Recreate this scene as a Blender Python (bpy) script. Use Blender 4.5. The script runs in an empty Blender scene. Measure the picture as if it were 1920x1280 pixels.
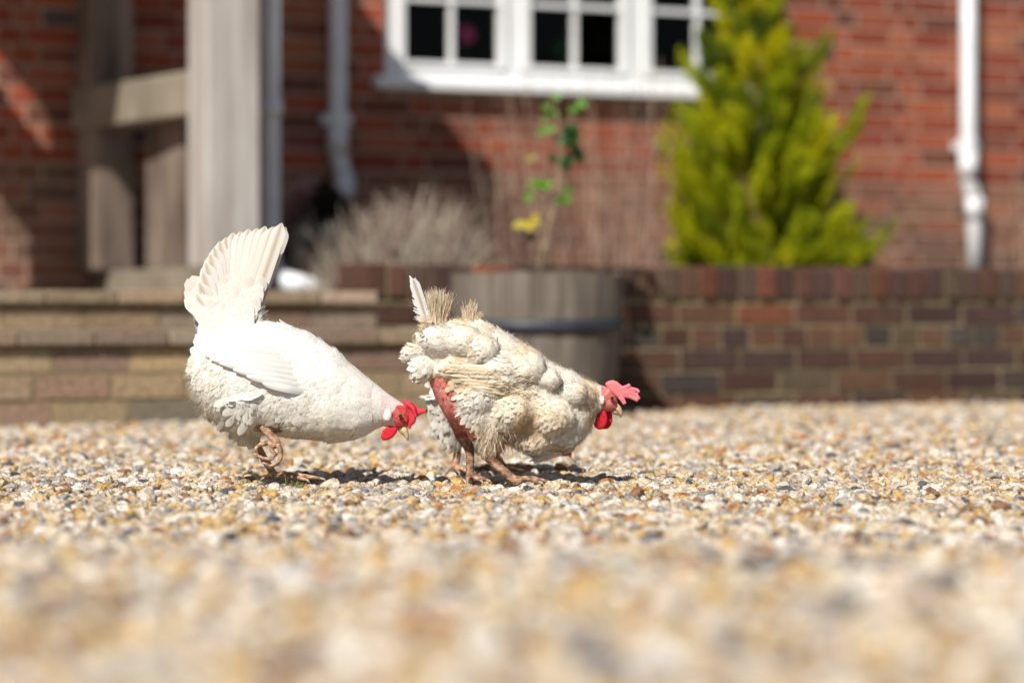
import bpy, bmesh, math, random
import numpy as np
from mathutils import Vector, Matrix, noise
from mathutils.bvhtree import BVHTree
random.seed(7); rng = np.random.default_rng(7)
S = bpy.context.scene
COL = S.collection
R = math.radians
# ---------------------------------------------------------------- camera, light, exposure
CH = 0.317; FPX = 5600.0; HOR = 588.0
cd = bpy.data.cameras.new('camera'); cam = bpy.data.objects.new('camera', cd); COL.objects.link(cam)
cam.location = (0, 0, CH); cam.rotation_euler = (R(90) - math.atan(52 / FPX), 0, 0)
cd.lens = 105; cd.sensor_width = 36; cd.clip_start = 0.05; cd.clip_end = 2000
cd.dof.use_dof = True; cd.dof.focus_distance = 5.42; cd.dof.aperture_fstop = 2.3
S.camera = cam
SUN_EL, SUN_AZ = 43.0, 25.0          # light travels away from the camera and to the right
w = bpy.data.worlds.new("World"); S.world = w; w.use_nodes = True
nt = w.node_tree; nt.nodes.clear()
bg = nt.nodes.new('ShaderNodeBackground'); ow = nt.nodes.new('ShaderNodeOutputWorld')
sky = nt.nodes.new('ShaderNodeTexSky'); sky.sky_type = 'NISHITA'; sky.sun_disc = False
sky.sun_elevation = R(SUN_EL); sky.sun_rotation = R(180 + SUN_AZ)
bg.inputs['Strength'].default_value = 0.057
nt.links.new(sky.outputs[0], bg.inputs[0]); nt.links.new(bg.outputs[0], ow.inputs[0])
sd = bpy.data.lights.new('sun', 'SUN'); sun = bpy.data.objects.new('sun', sd); COL.objects.link(sun)
sd.energy = 5.0; sd.angle = R(0.53); sd.color = (1.0, 0.95, 0.87)
_d = Vector((math.sin(R(SUN_AZ)) * math.cos(R(SUN_EL)), math.cos(R(SUN_AZ)) * math.cos(R(SUN_EL)), -math.sin(R(SUN_EL))))
sun.rotation_euler = _d.to_track_quat('-Z', 'Y').to_euler(); sun.location = (-5, -8, 10)
S.view_settings.view_transform = 'Standard'; S.view_settings.look = 'None'
S.view_settings.exposure = 0.27; S.view_settings.gamma = 1
S.render.engine = 'CYCLES'; S.cycles.use_denoising = True
S.cycles.max_bounces = 6; S.cycles.transparent_max_bounces = 8

# ---------------------------------------------------------------- materials
def node_mat(name, rough=0.8, spec=0.3):
    m = bpy.data.materials.new(name); m.use_nodes = True
    n = m.node_tree; b = n.nodes['Principled BSDF']
    b.inputs['Roughness'].default_value = rough; b.inputs['Specular IOR Level'].default_value = spec
    return m, n, b
def N(n, typ, **kw):
    x = n.nodes.new(typ)
    for k, v in kw.items():
        if k in x.inputs: x.inputs[k].default_value = v
        else: setattr(x, k, v)
    return x
def mixc(n, fac, a, b, mode='MIX'):
    m = n.nodes.new('ShaderNodeMix'); m.data_type = 'RGBA'; m.blend_type = mode
    for s, v in ((m.inputs[0], fac), (m.inputs[6], a), (m.inputs[7], b)):
        if hasattr(v, 'is_linked'): n.links.new(v, s)
        elif isinstance(v, (int, float)): s.default_value = v
        else: s.default_value = (*v, 1)
    return m.outputs[2]
def ramp(n, fac, stops, interp='LINEAR'):
    r = n.nodes.new('ShaderNodeValToRGB'); r.color_ramp.interpolation = interp
    e = r.color_ramp.elements
    while len(e) < len(stops): e.new(0.5)
    for i, (p, c) in enumerate(stops):
        e[i].position = p; e[i].color = (*c, 1) if len(c) == 3 else c
    n.links.new(fac, r.inputs[0]); return r.outputs[0]
def bump(n, b, h, strength=0.4, dist=0.002):
    bp = n.nodes.new('ShaderNodeBump'); bp.inputs['Strength'].default_value = strength; bp.inputs['Distance'].default_value = dist
    n.links.new(h, bp.inputs['Height']); n.links.new(bp.outputs[0], b.inputs['Normal'])
def simple(name, col, rough=0.7, var=0.25, scale=20, bmp=0.3, bdist=0.002, stretch=(1, 1, 1), spec=0.3, col2=None):
    m, n, b = node_mat(name, rough, spec)
    tc = N(n, 'ShaderNodeTexCoord'); mp = N(n, 'ShaderNodeMapping'); mp.inputs['Scale'].default_value = stretch
    n.links.new(tc.outputs['Object'], mp.inputs[0])
    nz = N(n, 'ShaderNodeTexNoise', Scale=scale, Detail=6.0); n.links.new(mp.outputs[0], nz.inputs['Vector'])
    c2 = col2 or tuple(c * (1 - var * 1.6) for c in col)
    r = ramp(n, nz.outputs[0], [(0.35, c2), (0.65, col)])
    n.links.new(r, b.inputs['Base Color'])
    if bmp: bump(n, b, nz.outputs[0], bmp, bdist)
    return m
def attr_mat(name, rough=0.85, var=0.3, scale=60, bmp=0.4, bdist=0.002, trans=0.0, spec=0.25, sub=0.0):
    m, n, b = node_mat(name, rough, spec)
    a = N(n, 'ShaderNodeAttribute'); a.attribute_name = 'Col'
    tc = N(n, 'ShaderNodeTexCoord'); nz = N(n, 'ShaderNodeTexNoise', Scale=scale, Detail=5.0)
    n.links.new(tc.outputs['Object'], nz.inputs['Vector'])
    g = ramp(n, nz.outputs[0], [(0.3, (1 - var,) * 3), (0.7, (1 + var * 0.2,) * 3)])
    c = mixc(n, 1.0, a.outputs['Color'], g, 'MULTIPLY'); n.links.new(c, b.inputs['Base Color'])
    if bmp: bump(n, b, nz.outputs[0], bmp, bdist)
    if sub:
        b.inputs['Subsurface Weight'].default_value = sub; b.inputs['Subsurface Radius'].default_value = (0.004, 0.0015, 0.001); b.inputs['Subsurface Scale'].default_value = 1
    if trans:
        t = N(n, 'ShaderNodeBsdfTranslucent'); n.links.new(c, t.inputs['Color'])
        mx = N(n, 'ShaderNodeMixShader'); mx.inputs[0].default_value = trans
        n.links.new(b.outputs[0], mx.inputs[1]); n.links.new(t.outputs[0], mx.inputs[2])
        n.links.new(mx.outputs[0], n.nodes['Material Output'].inputs[0])
    return m
M = {}
M['brick'] = attr_mat('weathered_brick', 0.9, 0.45, 70, 0.5, 0.004)
M['mortar'] = simple('lime_mortar', (0.48, 0.33, 0.25), 0.95, 0.25, 30, 0.4, 0.004)
M['mortar_old'] = simple('mossy_mortar', (0.30, 0.235, 0.145), 0.95, 0.3, 12, 0.4, 0.004, col2=(0.17, 0.145, 0.08))
M['oak'] = simple('weathered_oak', (0.46, 0.435, 0.41), 0.85, 0.3, 14, 0.5, 0.004, stretch=(1, 1, 0.12), col2=(0.31, 0.275, 0.245))
M['oak_brown'] = simple('brown_oak', (0.25, 0.195, 0.155), 0.85, 0.3, 8, 0.5, 0.004, stretch=(1, 1, 0.3), col2=(0.085, 0.062, 0.05))
M['oak_moss'] = simple('mossy_oak', (0.27, 0.235, 0.185), 0.9, 0.3, 5, 0.4, 0.004, col2=(0.18, 0.155, 0.11))
M['upvc'] = simple('white_plastic_frame', (0.80, 0.81, 0.82), 0.35, 0.04, 6, 0.0, spec=0.5)
M['pipe'] = simple('white_pipe_plastic', (0.76, 0.78, 0.80), 0.4, 0.08, 9, 0.0, spec=0.5)
M['soil'] = simple('garden_soil', (0.09, 0.065, 0.045), 0.95, 0.4, 40, 0.8, 0.02)
M['barrel'] = simple('aged_barrel_wood', (0.20, 0.17, 0.14), 0.8, 0.3, 5, 0.4, 0.003, stretch=(4, 4, 0.5), col2=(0.11, 0.09, 0.072))
M['iron'] = simple('dark_iron_hoop', (0.035, 0.04, 0.055), 0.55, 0.3, 20, 0.2, 0.001, spec=0.5)
M['dark'] = simple('dim_room_tone', (0.02, 0.018, 0.018), 0.9, 0.1, 4, 0)  # near-black: the dimness of the unlit room is put into the colour
M['tile'] = simple('clay_roof_tile', (0.25, 0.10, 0.06), 0.85, 0.3, 12, 0.5, 0.006)
M['leaf'] = attr_mat('leaf_surface', 0.5, 0.2, 90, 0.2, 0.001, trans=0.3, spec=0.4)
M['conifer'] = attr_mat('conifer_needles', 0.6, 0.25, 60, 0.0, 0.001, trans=0.35)
M['stalk'] = attr_mat('dry_stalks', 0.8, 0.3, 60, 0.0)
M['bark'] = simple('young_bark', (0.33, 0.24, 0.16), 0.85, 0.3, 50, 0.4, 0.002)
M['feather'] = attr_mat('feather_vane', 0.75, 0.05, 260, 0.25, 0.0006, trans=0.22, spec=0.15)
M['down'] = attr_mat('downy_fluff', 0.9, 0.06, 200, 0.0, trans=0.30, spec=0.05)
M['hide'] = attr_mat('bird_skin_and_scale', 0.65, 0.25, 420, 0.9, 0.0012, spec=0.3, sub=0.1)
M['comb'] = attr_mat('red_comb_flesh', 0.62, 0.35, 380, 0.9, 0.0012, spec=0.25, sub=0.15)
M['beak'] = attr_mat('horn_beak', 0.4, 0.2, 300, 0.2, 0.0005, spec=0.5)
M['eye'] = attr_mat('bird_eye', 0.1, 0.0, 10, 0, spec=0.8)
M['petal'] = attr_mat('pink_petals', 0.6, 0.1, 40, 0, trans=0.3)
gl = bpy.data.materials.new('window_glass'); gl.use_nodes = True; n = gl.node_tree; n.nodes.clear()
o_ = N(n, 'ShaderNodeOutputMaterial'); mx = N(n, 'ShaderNodeMixShader'); tr = N(n, 'ShaderNodeBsdfTransparent'); gs = N(n, 'ShaderNodeBsdfGlossy', Roughness=0.02)
lw = N(n, 'ShaderNodeFresnel', IOR=1.25)
n.links.new(lw.outputs[0], mx.inputs[0]); n.links.new(tr.outputs[0], mx.inputs[1]); n.links.new(gs.outputs[0], mx.inputs[2]); n.links.new(mx.outputs[0], o_.inputs[0])
M['glass'] = gl

# ---------------------------------------------------------------- helpers
OFF = {}
def tag(o, label=None, cat=None, group=None, kind=None):
    if label: o['label'] = label
    if cat: o['category'] = cat
    if group: o['group'] = group
    if kind: o['kind'] = kind
    return o
def thing(name, label, cat, base=(0, 0, 0), rot=0.0, world=None, group=None):
    o = bpy.data.objects.new(name, None); COL.objects.link(o); o.empty_display_size = 0.1
    o.location = world if world is not None else base; o.rotation_euler = (0, 0, rot)
    OFF[o.name] = Vector(base)
    return tag(o, label, cat, group)
class MB:
    def __init__(s): s.v = []; s.f = []; s.c = []
    def add(s, vs, fs, col=(1, 1, 1)):
        k = len(s.v); s.v += [tuple(p) for p in vs]; s.f += [tuple(i + k for i in f) for f in fs]
        s.c += [col] * len(vs) if not isinstance(col, list) else col
    def box(s, a, b, col=(1, 1, 1)):
        x0, y0, z0 = a; x1, y1, z1 = b
        s.add([(x0, y0, z0), (x1, y0, z0), (x1, y1, z0), (x0, y1, z0), (x0, y0, z1), (x1, y0, z1), (x1, y1, z1), (x0, y1, z1)],
              [(0, 3, 2, 1), (4, 5, 6, 7), (0, 1, 5, 4), (1, 2, 6, 5), (2, 3, 7, 6), (3, 0, 4, 7)], col)
    def tube(s, pts, radii, seg=10, col=(1, 1, 1), flat=1.0, cap=True):
        pts = [Vector(p) for p in pts]; k0 = len(s.v); n = len(pts); ref = None
        if not hasattr(radii, '__len__'): radii = [radii] * n
        vs = []
        for i, p in enumerate(pts):
            t = (pts[min(i + 1, n - 1)] - pts[max(i - 1, 0)]).normalized()
            if ref is None: ref = t.orthogonal().normalized()
            ref = (ref - t * ref.dot(t)).normalized(); b = t.cross(ref)
            for j in range(seg):
                a = 2 * math.pi * j / seg
                vs.append(p + (ref * math.cos(a) * flat + b * math.sin(a)) * radii[i])
        fs = [(i * seg + j, i * seg + (j + 1) % seg, (i + 1) * seg + (j + 1) % seg, (i + 1) * seg + j) for i in range(n - 1) for j in range(seg)]
        if cap:
            fs += [tuple(range(seg))[::-1], tuple((n - 1) * seg + j for j in range(seg))]
        s.add(vs, fs, col if not isinstance(col, list) else [c for c in col for _ in range(seg)])
    def ball(s, c, r, seg=14, rings=9, col=(1, 1, 1)):
        c = Vector(c); r = Vector(r) if hasattr(r, '__len__') else Vector((r, r, r)); vs = []; fs = []
        for i in range(rings + 1):
            ph = math.pi * (0.03 + 0.94 * i / rings)
            for j in range(seg):
                a = 2 * math.pi * j / seg
                vs.append((c.x + r.x * math.sin(ph) * math.cos(a), c.y + r.y * math.sin(ph) * math.sin(a), c.z + r.z * math.cos(ph)))
        for i in range(rings):
            for j in range(seg): fs.append((i * seg + j, (i + 1) * seg + j, (i + 1) * seg + (j + 1) % seg, i * seg + (j + 1) % seg))
        fs += [tuple(range(seg)), tuple(rings * seg + j for j in range(seg))[::-1]]
        s.add(vs, fs, col)
    def lathe(s, prof, c=(0, 0), seg=48, col=(1, 1, 1), closed=False):
        vs = [(c[0] + r * math.cos(2 * math.pi * j / seg), c[1] + r * math.sin(2 * math.pi * j / seg), z) for r, z in prof for j in range(seg)]
        m = len(prof)
        fs = [(i * seg + j, i * seg + (j + 1) % seg, ((i + 1) % m) * seg + (j + 1) % seg, ((i + 1) % m) * seg + j) for i in range(m if closed else m - 1) for j in range(seg)]
        s.add(vs, fs, col)
    def mesh(s, name, off=Vector((0, 0, 0)), smooth=False):
        me = bpy.data.meshes.new(name)
        v = np.array(s.v, dtype=np.float64) - np.array(off)
        me.from_pydata(v.tolist(), [], s.f)
        ca = me.color_attributes.new('Col', 'FLOAT_COLOR', 'POINT')
        c = np.ones((len(s.v), 4), dtype=np.float32); c[:, :3] = np.array(s.c, dtype=np.float32)
        ca.data.foreach_set('color', c.ravel())
        if smooth: me.polygons.foreach_set('use_smooth', [True] * len(me.polygons))
        me.update(); return me
    def build(s, name, mat, parent=None, smooth=False, off=None):
        if off is None: off = OFF[parent.name] if parent else Vector((0, 0, 0))
        me = s.mesh(name, off, smooth); me.materials.append(mat)
        o = bpy.data.objects.new(name, me); COL.objects.link(o); o.parent = parent
        OFF[o.name] = Vector(off)
        return o
def bevel(o, wd=0.004, seg=2):
    m = o.modifiers.new('bevel', 'BEVEL'); m.width = wd; m.segments = seg; m.limit_method = 'ANGLE'; return o
def lerp(a, b, t): return a + (b - a) * t
def jit(c, a=0.12):
    k = 1 + random.uniform(-a, a); return tuple(max(0.0, x * k * (1 + random.uniform(-a, a) * 0.35)) for x in c)

# ---------------------------------------------------------------- house frame: u runs along the wall, v into the house
TH = R(26); OX, OY = 0.0, 9.59
UH = (math.cos(TH), math.sin(TH)); VH = (-math.sin(TH), math.cos(TH))
def Hw(u, v, z=0.0): return (OX + u * UH[0] + v * VH[0], OY + u * UH[1] + v * VH[1], z)
def hp(px, py, V):                      # where the sight line through a photo pixel meets the plane v = V
    dx = (px - 960) / FPX; s = (V + OY * VH[1]) / (dx * VH[0] + VH[1])
    x, y = s * dx - OX, s - OY
    return x * UH[0] + y * UH[1], CH - (py - HOR) * s / FPX
def U(px, V): return hp(px, HOR, V)[0]
def Zp(px, py, V): return hp(px, py, V)[1]
def hthing(name, label, cat, u, v, z=0.0, group=None):
    return thing(name, label, cat, base=(u, v, z), rot=TH, world=Hw(u, v, z), group=group)

def brickwork(mb, u0, u1, z0, v, palette, course=0.075, length=0.225, joint=0.013, nz=5, proud=0.002, depth=0.05, hole=None, bond='flem', pal2=None, zsplit=0):
    for k in range(nz):
        za = z0 + k * course; zb = za + course - joint
        u = u0 - random.random() * 0.02 - (k % 2) * length * 0.25; i = k % 2
        while u < u1:
            hdr = (bond == 'flem' and i % 2 == 1) or (bond == 'mix' and k % 4 == 3) or bond == 'head'
            L = (0.1125 if hdr else length) - joint; i += 1
            a, b = max(u, u0), min(u + L, u1)
            if b - a > 0.02 and not (hole and a < hole[1] and b > hole[0] and za < hole[3] and zb > hole[2]):
                pl = palette if (za >= zsplit or not pal2) else pal2
                c = jit(random.choices([p[1] for p in pl], [p[0] for p in pl])[0], 0.16)
                dz = random.uniform(-0.0015, 0.0015); pr = proud + random.uniform(0, 0.004)
                mb.box((a, v - pr, za + dz), (b, v + depth, zb + dz), c)
            elif b - a > 0.02 and hole:
                for (aa, bb) in ((a, min(b, hole[0])), (max(a, hole[1]), b)):
                    if bb - aa > 0.02:
                        mb.box((aa, v - proud, za), (bb, v + depth, zb), jit(palette[0][1]))
            u += L + joint
HOUSE_PAL = [(5, (0.36, 0.09, 0.045)), (4, (0.28, 0.065, 0.036)), (2, (0.40, 0.135, 0.07)), (1.5, (0.17, 0.065, 0.045)), (1.5, (0.22, 0.075, 0.05)), (0.4, (0.12, 0.08, 0.075))]
PLINTH_PAL = [(4, (0.24, 0.115, 0.075)), (3, (0.30, 0.14, 0.09)), (2, (0.19, 0.11, 0.08)), (1, (0.33, 0.13, 0.08))]
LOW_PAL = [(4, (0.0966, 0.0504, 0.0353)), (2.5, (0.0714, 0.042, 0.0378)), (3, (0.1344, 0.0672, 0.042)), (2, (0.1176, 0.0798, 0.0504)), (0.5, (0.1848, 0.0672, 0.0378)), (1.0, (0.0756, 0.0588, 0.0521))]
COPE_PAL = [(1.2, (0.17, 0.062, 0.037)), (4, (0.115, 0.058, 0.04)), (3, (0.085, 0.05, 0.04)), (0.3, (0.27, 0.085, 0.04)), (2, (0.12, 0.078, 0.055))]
STEP_PAL = [(4, (0.42, 0.31, 0.19)), (3, (0.34, 0.24, 0.155)), (2, (0.27, 0.175, 0.125)), (1, (0.38, 0.31, 0.19)), (1, (0.25, 0.20, 0.15)), (0.5, (0.34, 0.21, 0.14)), (0.7, (0.29, 0.25, 0.13))]

# ---------------------------------------------------------------- setting: ground
def gh(x, y):       # the drive swells a little towards the camera
    t = min(1, max(0, (4.5 + 0.4 * noise.noise((x * 1.1, 0, 4)) - y) / 2.0)); t = t * t * (3 - 2 * t)
    return t * (0.068 + 0.012 * noise.noise((x * 2, y * 2, 9)))
g = MB(); gx = [-300, -60, -15] + [i * 0.1 for i in range(-40, 41)] + [15, 60, 300]; gy = [-60, -10] + [i * 0.1 for i in range(-10, 52)] + [9, 14, 40, 600]
for yy in gy:
    for xx in gx: g.v.append((xx, yy, gh(xx, yy))); g.c.append((1, 1, 1))
g.f = [(j * len(gx) + i, j * len(gx) + i + 1, (j + 1) * len(gx) + i + 1, (j + 1) * len(gx) + i) for j in range(len(gy) - 1) for i in range(len(gx) - 1)]
m, n, b = node_mat('gravel_bed', 0.95)
tc = N(n, 'ShaderNodeTexCoord'); vo = N(n, 'ShaderNodeTexVoronoi', Scale=75.0); n.links.new(tc.outputs['Object'], vo.inputs['Vector'])
sp = N(n, 'ShaderNodeSeparateColor'); n.links.new(vo.outputs['Color'], sp.inputs[0])
c = ramp(n, sp.outputs[0], [(0, (0.30, 0.24, 0.17)), (0.3, (0.34, 0.22, 0.11)), (0.5, (0.42, 0.34, 0.25)), (0.75, (0.2, 0.17, 0.14)), (0.9, (0.5, 0.44, 0.36))])
n.links.new(c, b.inputs['Base Color']); bump(n, b, vo.outputs['Distance'], 0.8, 0.01)
gr = g.build('ground', m); tag(gr, kind='structure'); gr.location.z = -0.012

# gravel: loose flint stones scattered as instances
stone_mat, n, b = node_mat('flint_pebble', 0.72, 0.35)
oi = N(n, 'ShaderNodeObjectInfo')
WH = 1.0
pal = [(0.0, (0.66, 0.58, 0.46)), (0.11, (0.73, 0.68, 0.60)), (0.23, (0.58, 0.44, 0.26)), (0.34, (0.66, 0.56, 0.40)), (0.45, (0.56, 0.36, 0.13)), (0.495, (0.68, 0.57, 0.48)),
       (0.58, (0.42, 0.37, 0.33)), (0.68, (0.46, 0.22, 0.09)), (0.72, (0.33, 0.32, 0.32)), (0.78, (0.28, 0.16, 0.09)), (0.83, (0.80, 0.77, 0.72)), (0.90, (0.62, 0.42, 0.17)), (0.962, (0.11, 0.115, 0.135))]
c0 = ramp(n, oi.outputs['Random'], pal, 'CONSTANT')
tc = N(n, 'ShaderNodeTexCoord'); nz = N(n, 'ShaderNodeTexNoise', Scale=1.6, Detail=6.0); nz.noise_dimensions = '4D'
mm = N(n, 'ShaderNodeMath', operation='MULTIPLY'); mm.inputs[1].default_value = 90.0
n.links.new(oi.outputs['Random'], mm.inputs[0]); n.links.new(mm.outputs[0], nz.inputs['W']); n.links.new(tc.outputs['Object'], nz.inputs['Vector'])
pt = ramp(n, nz.outputs[0], [(0.38, (0.55, 0.50, 0.46)), (0.50, (1, 1, 1)), (0.60, (1.0, 0.93, 0.83)), (0.72, (0.82, 0.66, 0.48))])
n.links.new(mixc(n, 1.0, c0, pt, 'MULTIPLY'), b.inputs['Base Color'])
bump(n, b, nz.outputs[0], 0.5, 0.15)
stones = bpy.data.collections.new('stone_shapes')
for k in range(20):
    bm = bmesh.new(); bmesh.ops.create_icosphere(bm, subdivisions=3, radius=1.0)
    cuts = [(Vector(rng.normal(size=3)).normalized(), rng.uniform(0.52, 0.92)) for _ in range(9 if k % 2 else 5)]
    sd_ = Vector(rng.uniform(-50, 50, 3))
    for v in bm.verts:
        p = v.co.normalized()
        r = 1 + 0.16 * noise.noise(p * 1.3 + sd_) + 0.05 * noise.noise(p * 3.5 + sd_)
        for (cn, cdist) in cuts:
            q = p.dot(cn)
            if q > 0.05: r = min(r, cdist / q + 0.03)
        v.co = p * r
    sx, sy, sz = 1.0, rng.uniform(0.6, 0.9), rng.uniform(0.38, 0.66)
    for v in bm.verts: v.co = Vector((v.co.x * sx, v.co.y * sy, v.co.z * sz))
    me = bpy.data.meshes.new('pebble'); bm.to_mesh(me); bm.free()
    me.polygons.foreach_set('use_smooth', [k % 3 != 0] * len(me.polygons)); me.materials.append(stone_mat)
    stones.objects.link(bpy.data.objects.new('pebble', me))
def scatter_gravel():
    P = []
    def zone(y0, y1, dens, hw):
        area_w = lambda y: hw(y)
        nn = int(dens * (y1 - y0) * (hw(y0) + hw(y1)))
        y = rng.uniform(y0, y1, nn * 2); x = rng.uniform(-1, 1, nn * 2) * hw(y1)
        keep = np.abs(x) < hw(y); P.append(np.stack([x[keep], y[keep]], 1)[:nn])
    zone(1.0, 4.2, 7000, lambda y: 0.18 * y + 0.45)
    zone(4.2, 6.6, 8200, lambda y: 0.18 * y + 0.35)
    zone(6.6, 11.2, 6000, lambda y: 0.185 * y + 0.35)
    p = np.concatenate(P)
    du = (p[:, 0] - OX) * UH[0] + (p[:, 1] - OY) * UH[1]; dv = (p[:, 0] - OX) * VH[0] + (p[:, 1] - OY) * VH[1]
    p = p[~((dv > -0.52) & (du < 0.25)) & (dv < -0.005)]
    nn = len(p)
    z = np.array([gh(x, y) + 0.006 * noise.noise((x * 2.2, y * 2.2, 0)) + 0.004 * noise.noise((x * 9, y * 9, 3)) for x, y in p])
    s = np.where(p[:, 1] < 3.3, 1.4, 1.0) * np.clip(rng.lognormal(math.log(0.0098), 0.42, nn), 0.0038, 0.021)
    big = rng.random(nn) < 0.02; s[big] = rng.uniform(0.015, 0.024, big.sum())
    z = z - 0.008 + rng.uniform(-0.006, 0.007, nn) + s * 0.12
    for fx, fy in ((-.438, 5.55), (-.41, 5.54), (-.38, 5.53), (.018, 5.45), (.045, 5.45), (-.078, 5.52), (-.06, 5.50), (-.112, 5.83), (-.012, 5.89)):
        near = (p[:, 0] - fx) ** 2 + (p[:, 1] - fy) ** 2 < .035 ** 2; z[near] -= .004; s[near] = np.minimum(s[near], .0085)
    me = bpy.data.meshes.new('gravel_points'); me.vertices.add(nn)
    me.vertices.foreach_set('co', np.stack([p[:, 0], p[:, 1], z], 1).astype(np.float32).ravel())
    rot = np.stack([rng.normal(0, 0.45, nn), rng.normal(0, 0.45, nn), rng.uniform(0, 6.283, nn)], 1)
    a = me.attributes.new('rot', 'FLOAT_VECTOR', 'POINT'); a.data.foreach_set('vector', rot.astype(np.float32).ravel())
    a = me.attributes.new('sc', 'FLOAT', 'POINT'); a.data.foreach_set('value', s.astype(np.float32))
    a = me.attributes.new('idx', 'INT', 'POINT'); a.data.foreach_set('value', rng.integers(0, 20, nn).astype(np.int32))
    o = bpy.data.objects.new('gravel', me); COL.objects.link(o)
    ng = bpy.data.node_groups.new('scatter_stones', 'GeometryNodeTree')
    ng.interface.new_socket('Geometry', in_out='INPUT', socket_type='NodeSocketGeometry'); ng.interface.new_socket('Geometry', in_out='OUTPUT', socket_type='NodeSocketGeometry')
    gi = ng.nodes.new('NodeGroupInput'); go = ng.nodes.new('NodeGroupOutput')
    ip = ng.nodes.new('GeometryNodeInstanceOnPoints'); ci = ng.nodes.new('GeometryNodeCollectionInfo')
    ci.inputs['Collection'].default_value = stones; ci.inputs['Separate Children'].default_value = True; ci.inputs['Reset Children'].default_value = True
    def na(nm, t):
        x = ng.nodes.new('GeometryNodeInputNamedAttribute'); x.data_type = t; x.inputs[0].default_value = nm; return x.outputs[0]
    L = ng.links.new
    L(gi.outputs[0], ip.inputs['Points']); L(ci.outputs[0], ip.inputs['Instance']); ip.inputs['Pick Instance'].default_value = True
    L(na('idx', 'INT'), ip.inputs['Instance Index'])
    e2r = ng.nodes.new('FunctionNodeEulerToRotation'); L(na('rot', 'FLOAT_VECTOR'), e2r.inputs[0]); L(e2r.outputs[0], ip.inputs['Rotation'])
    L(na('sc', 'FLOAT'), ip.inputs['Scale']); L(ip.outputs[0], go.inputs[0])
    md = o.modifiers.new('scatter', 'NODES'); md.node_group = ng
    tag(o, 'loose cream ochre and grey flint gravel of the drive', 'gravel', kind='stuff')
scatter_gravel()

# ---------------------------------------------------------------- house
WV = 2.55                                        # front face of the house wall
WIN = (U(722, WV), U(1458, WV), Zp(900, 150, WV) - 0.02, 2.55)
house = hthing('brick_house', 'red brick house wall with white window behind the planting bed', 'house', U(960, WV), WV)
mb = MB()
def wall_core(mb, u0, u1, z0, z1, v, d, hole):
    a, b, c_, d_ = hole
    for bx in ((u0, z0, a, z1), (b, z0, u1, z1), (a, z0, b, c_), (a, d_, b, z1)): mb.box((bx[0], v, bx[1]), (bx[2], v + d, bx[3]))
wall_core(mb, -4.2, 6.5, 0, 3.4, WV, 0.3, WIN)
wall = mb.build('wall', M['mortar'], house)
mb = MB(); brickwork(mb, -4.2, 6.5, 0.005, WV, HOUSE_PAL, nz=45, hole=WIN, pal2=PLINTH_PAL, zsplit=0.86)
mb.build('brick_face', M['brick'], wall)
# window: three casements in one white frame
win = MB(); wv0 = WV + 0.02
fa, fb, zb, zt = WIN
win.box((fa, wv0, zb), (fa + 0.055, wv0 + 0.07, zt)); win.box((fb - 0.055, wv0, zb), (fb, wv0 + 0.07, zt))
win.box((fa + 0.055, wv0, zb), (fb - 0.055, wv0 + 0.07, zb + 0.06)); win.box((fa + 0.055, wv0, zt - 0.06), (fb - 0.055, wv0 + 0.07, zt))
mull = [U(966, WV), U(1194, WV)]
for q in mull: win.box((q - 0.03, wv0 + 0.001, zb + 0.06), (q + 0.03, wv0 + 0.071, zt - 0.06))
wo = bevel(win.build('window', M['upvc'], house), 0.004)
sl = MB(); sz1 = Zp(900, 141, WV - 0.06)
sl.box((U(708, WV - 0.06), WV - 0.075, zb - 0.035), (U(1466, WV - 0.06), WV + 0.09, zb + 0.002)); sl.box((U(708, WV - 0.06) + 0.01, WV - 0.02, zb + 0.002), (U(1466, WV) - 0.01, WV + 0.088, zb + 0.02))
bevel(sl.build('sill', M['upvc'], wo), 0.006)
cas = [(768, 930, 847), (1003, 1158, 1078), (1230, 1392, 1307)]
pane_bot = Zp(850, 119, WV + 0.03); bar_z = Zp(850, 2, WV + 0.03)
edges = [fa + 0.055, mull[0] - 0.03, mull[0] + 0.03, mull[1] - 0.03, mull[1] + 0.03, fb - 0.055]
for i, (p0, p1, pm) in enumerate(cas):
    a, b = U(p0 - 7, WV + 0.01), U(p1 + 9, WV + 0.01); e0, e1 = edges[2 * i] + 0.002, edges[2 * i + 1] - 0.002
    s_ = MB(); v0, v1 = wv0 - 0.012, wv0 + 0.05; z0 = zb + 0.062; z1 = zt - 0.062
    s_.box((e0, v0, z0), (a, v1, z1)); s_.box((b, v0, z0), (e1, v1, z1)); s_.box((a, v0, z0), (b, v1, pane_bot)); s_.box((a, v0, z1 - 0.06), (b, v1, z1))
    fr = bevel(s_.build('sash', M['upvc'], wo), 0.004)
    if i == 1: pass
    gb = MB(); um = U(pm, WV + 0.03)
    gb.box((um - 0.0095, wv0 + 0.006, pane_bot), (um + 0.0095, wv0 + 0.03, z1 - 0.06))
    z = bar_z
    while z < z1 - 0.1:
        gb.box((a, wv0 + 0.004, z - 0.010), (b, wv0 + 0.028, z + 0.010)); z += bar_z - pane_bot + 0.013
    gb.build('glazing_bar', M['upvc'], wo)
    pn = MB(); pn.add([(a, wv0 + 0.033, pane_bot), (b, wv0 + 0.033, pane_bot), (b, wv0 + 0.033, z1 - 0.06), (a, wv0 + 0.033, z1 - 0.06)], [(0, 1, 2, 3)])
    pn.build('pane', M['glass'], wo)
rm = MB()
def inroom(mb, a, b):      # five walls of a room open to the front
    x0, y0, z0 = a; x1, y1, z1 = b
    mb.add([(x0, y0, z0), (x1, y0, z0), (x1, y1, z0), (x0, y1, z0), (x0, y0, z1), (x1, y0, z1), (x1, y1, z1), (x0, y1, z1)],
           [(0, 1, 2, 3), (7, 6, 5, 4), (5, 6, 2, 1), (6, 7, 3, 2), (7, 4, 0, 3)])
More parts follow.
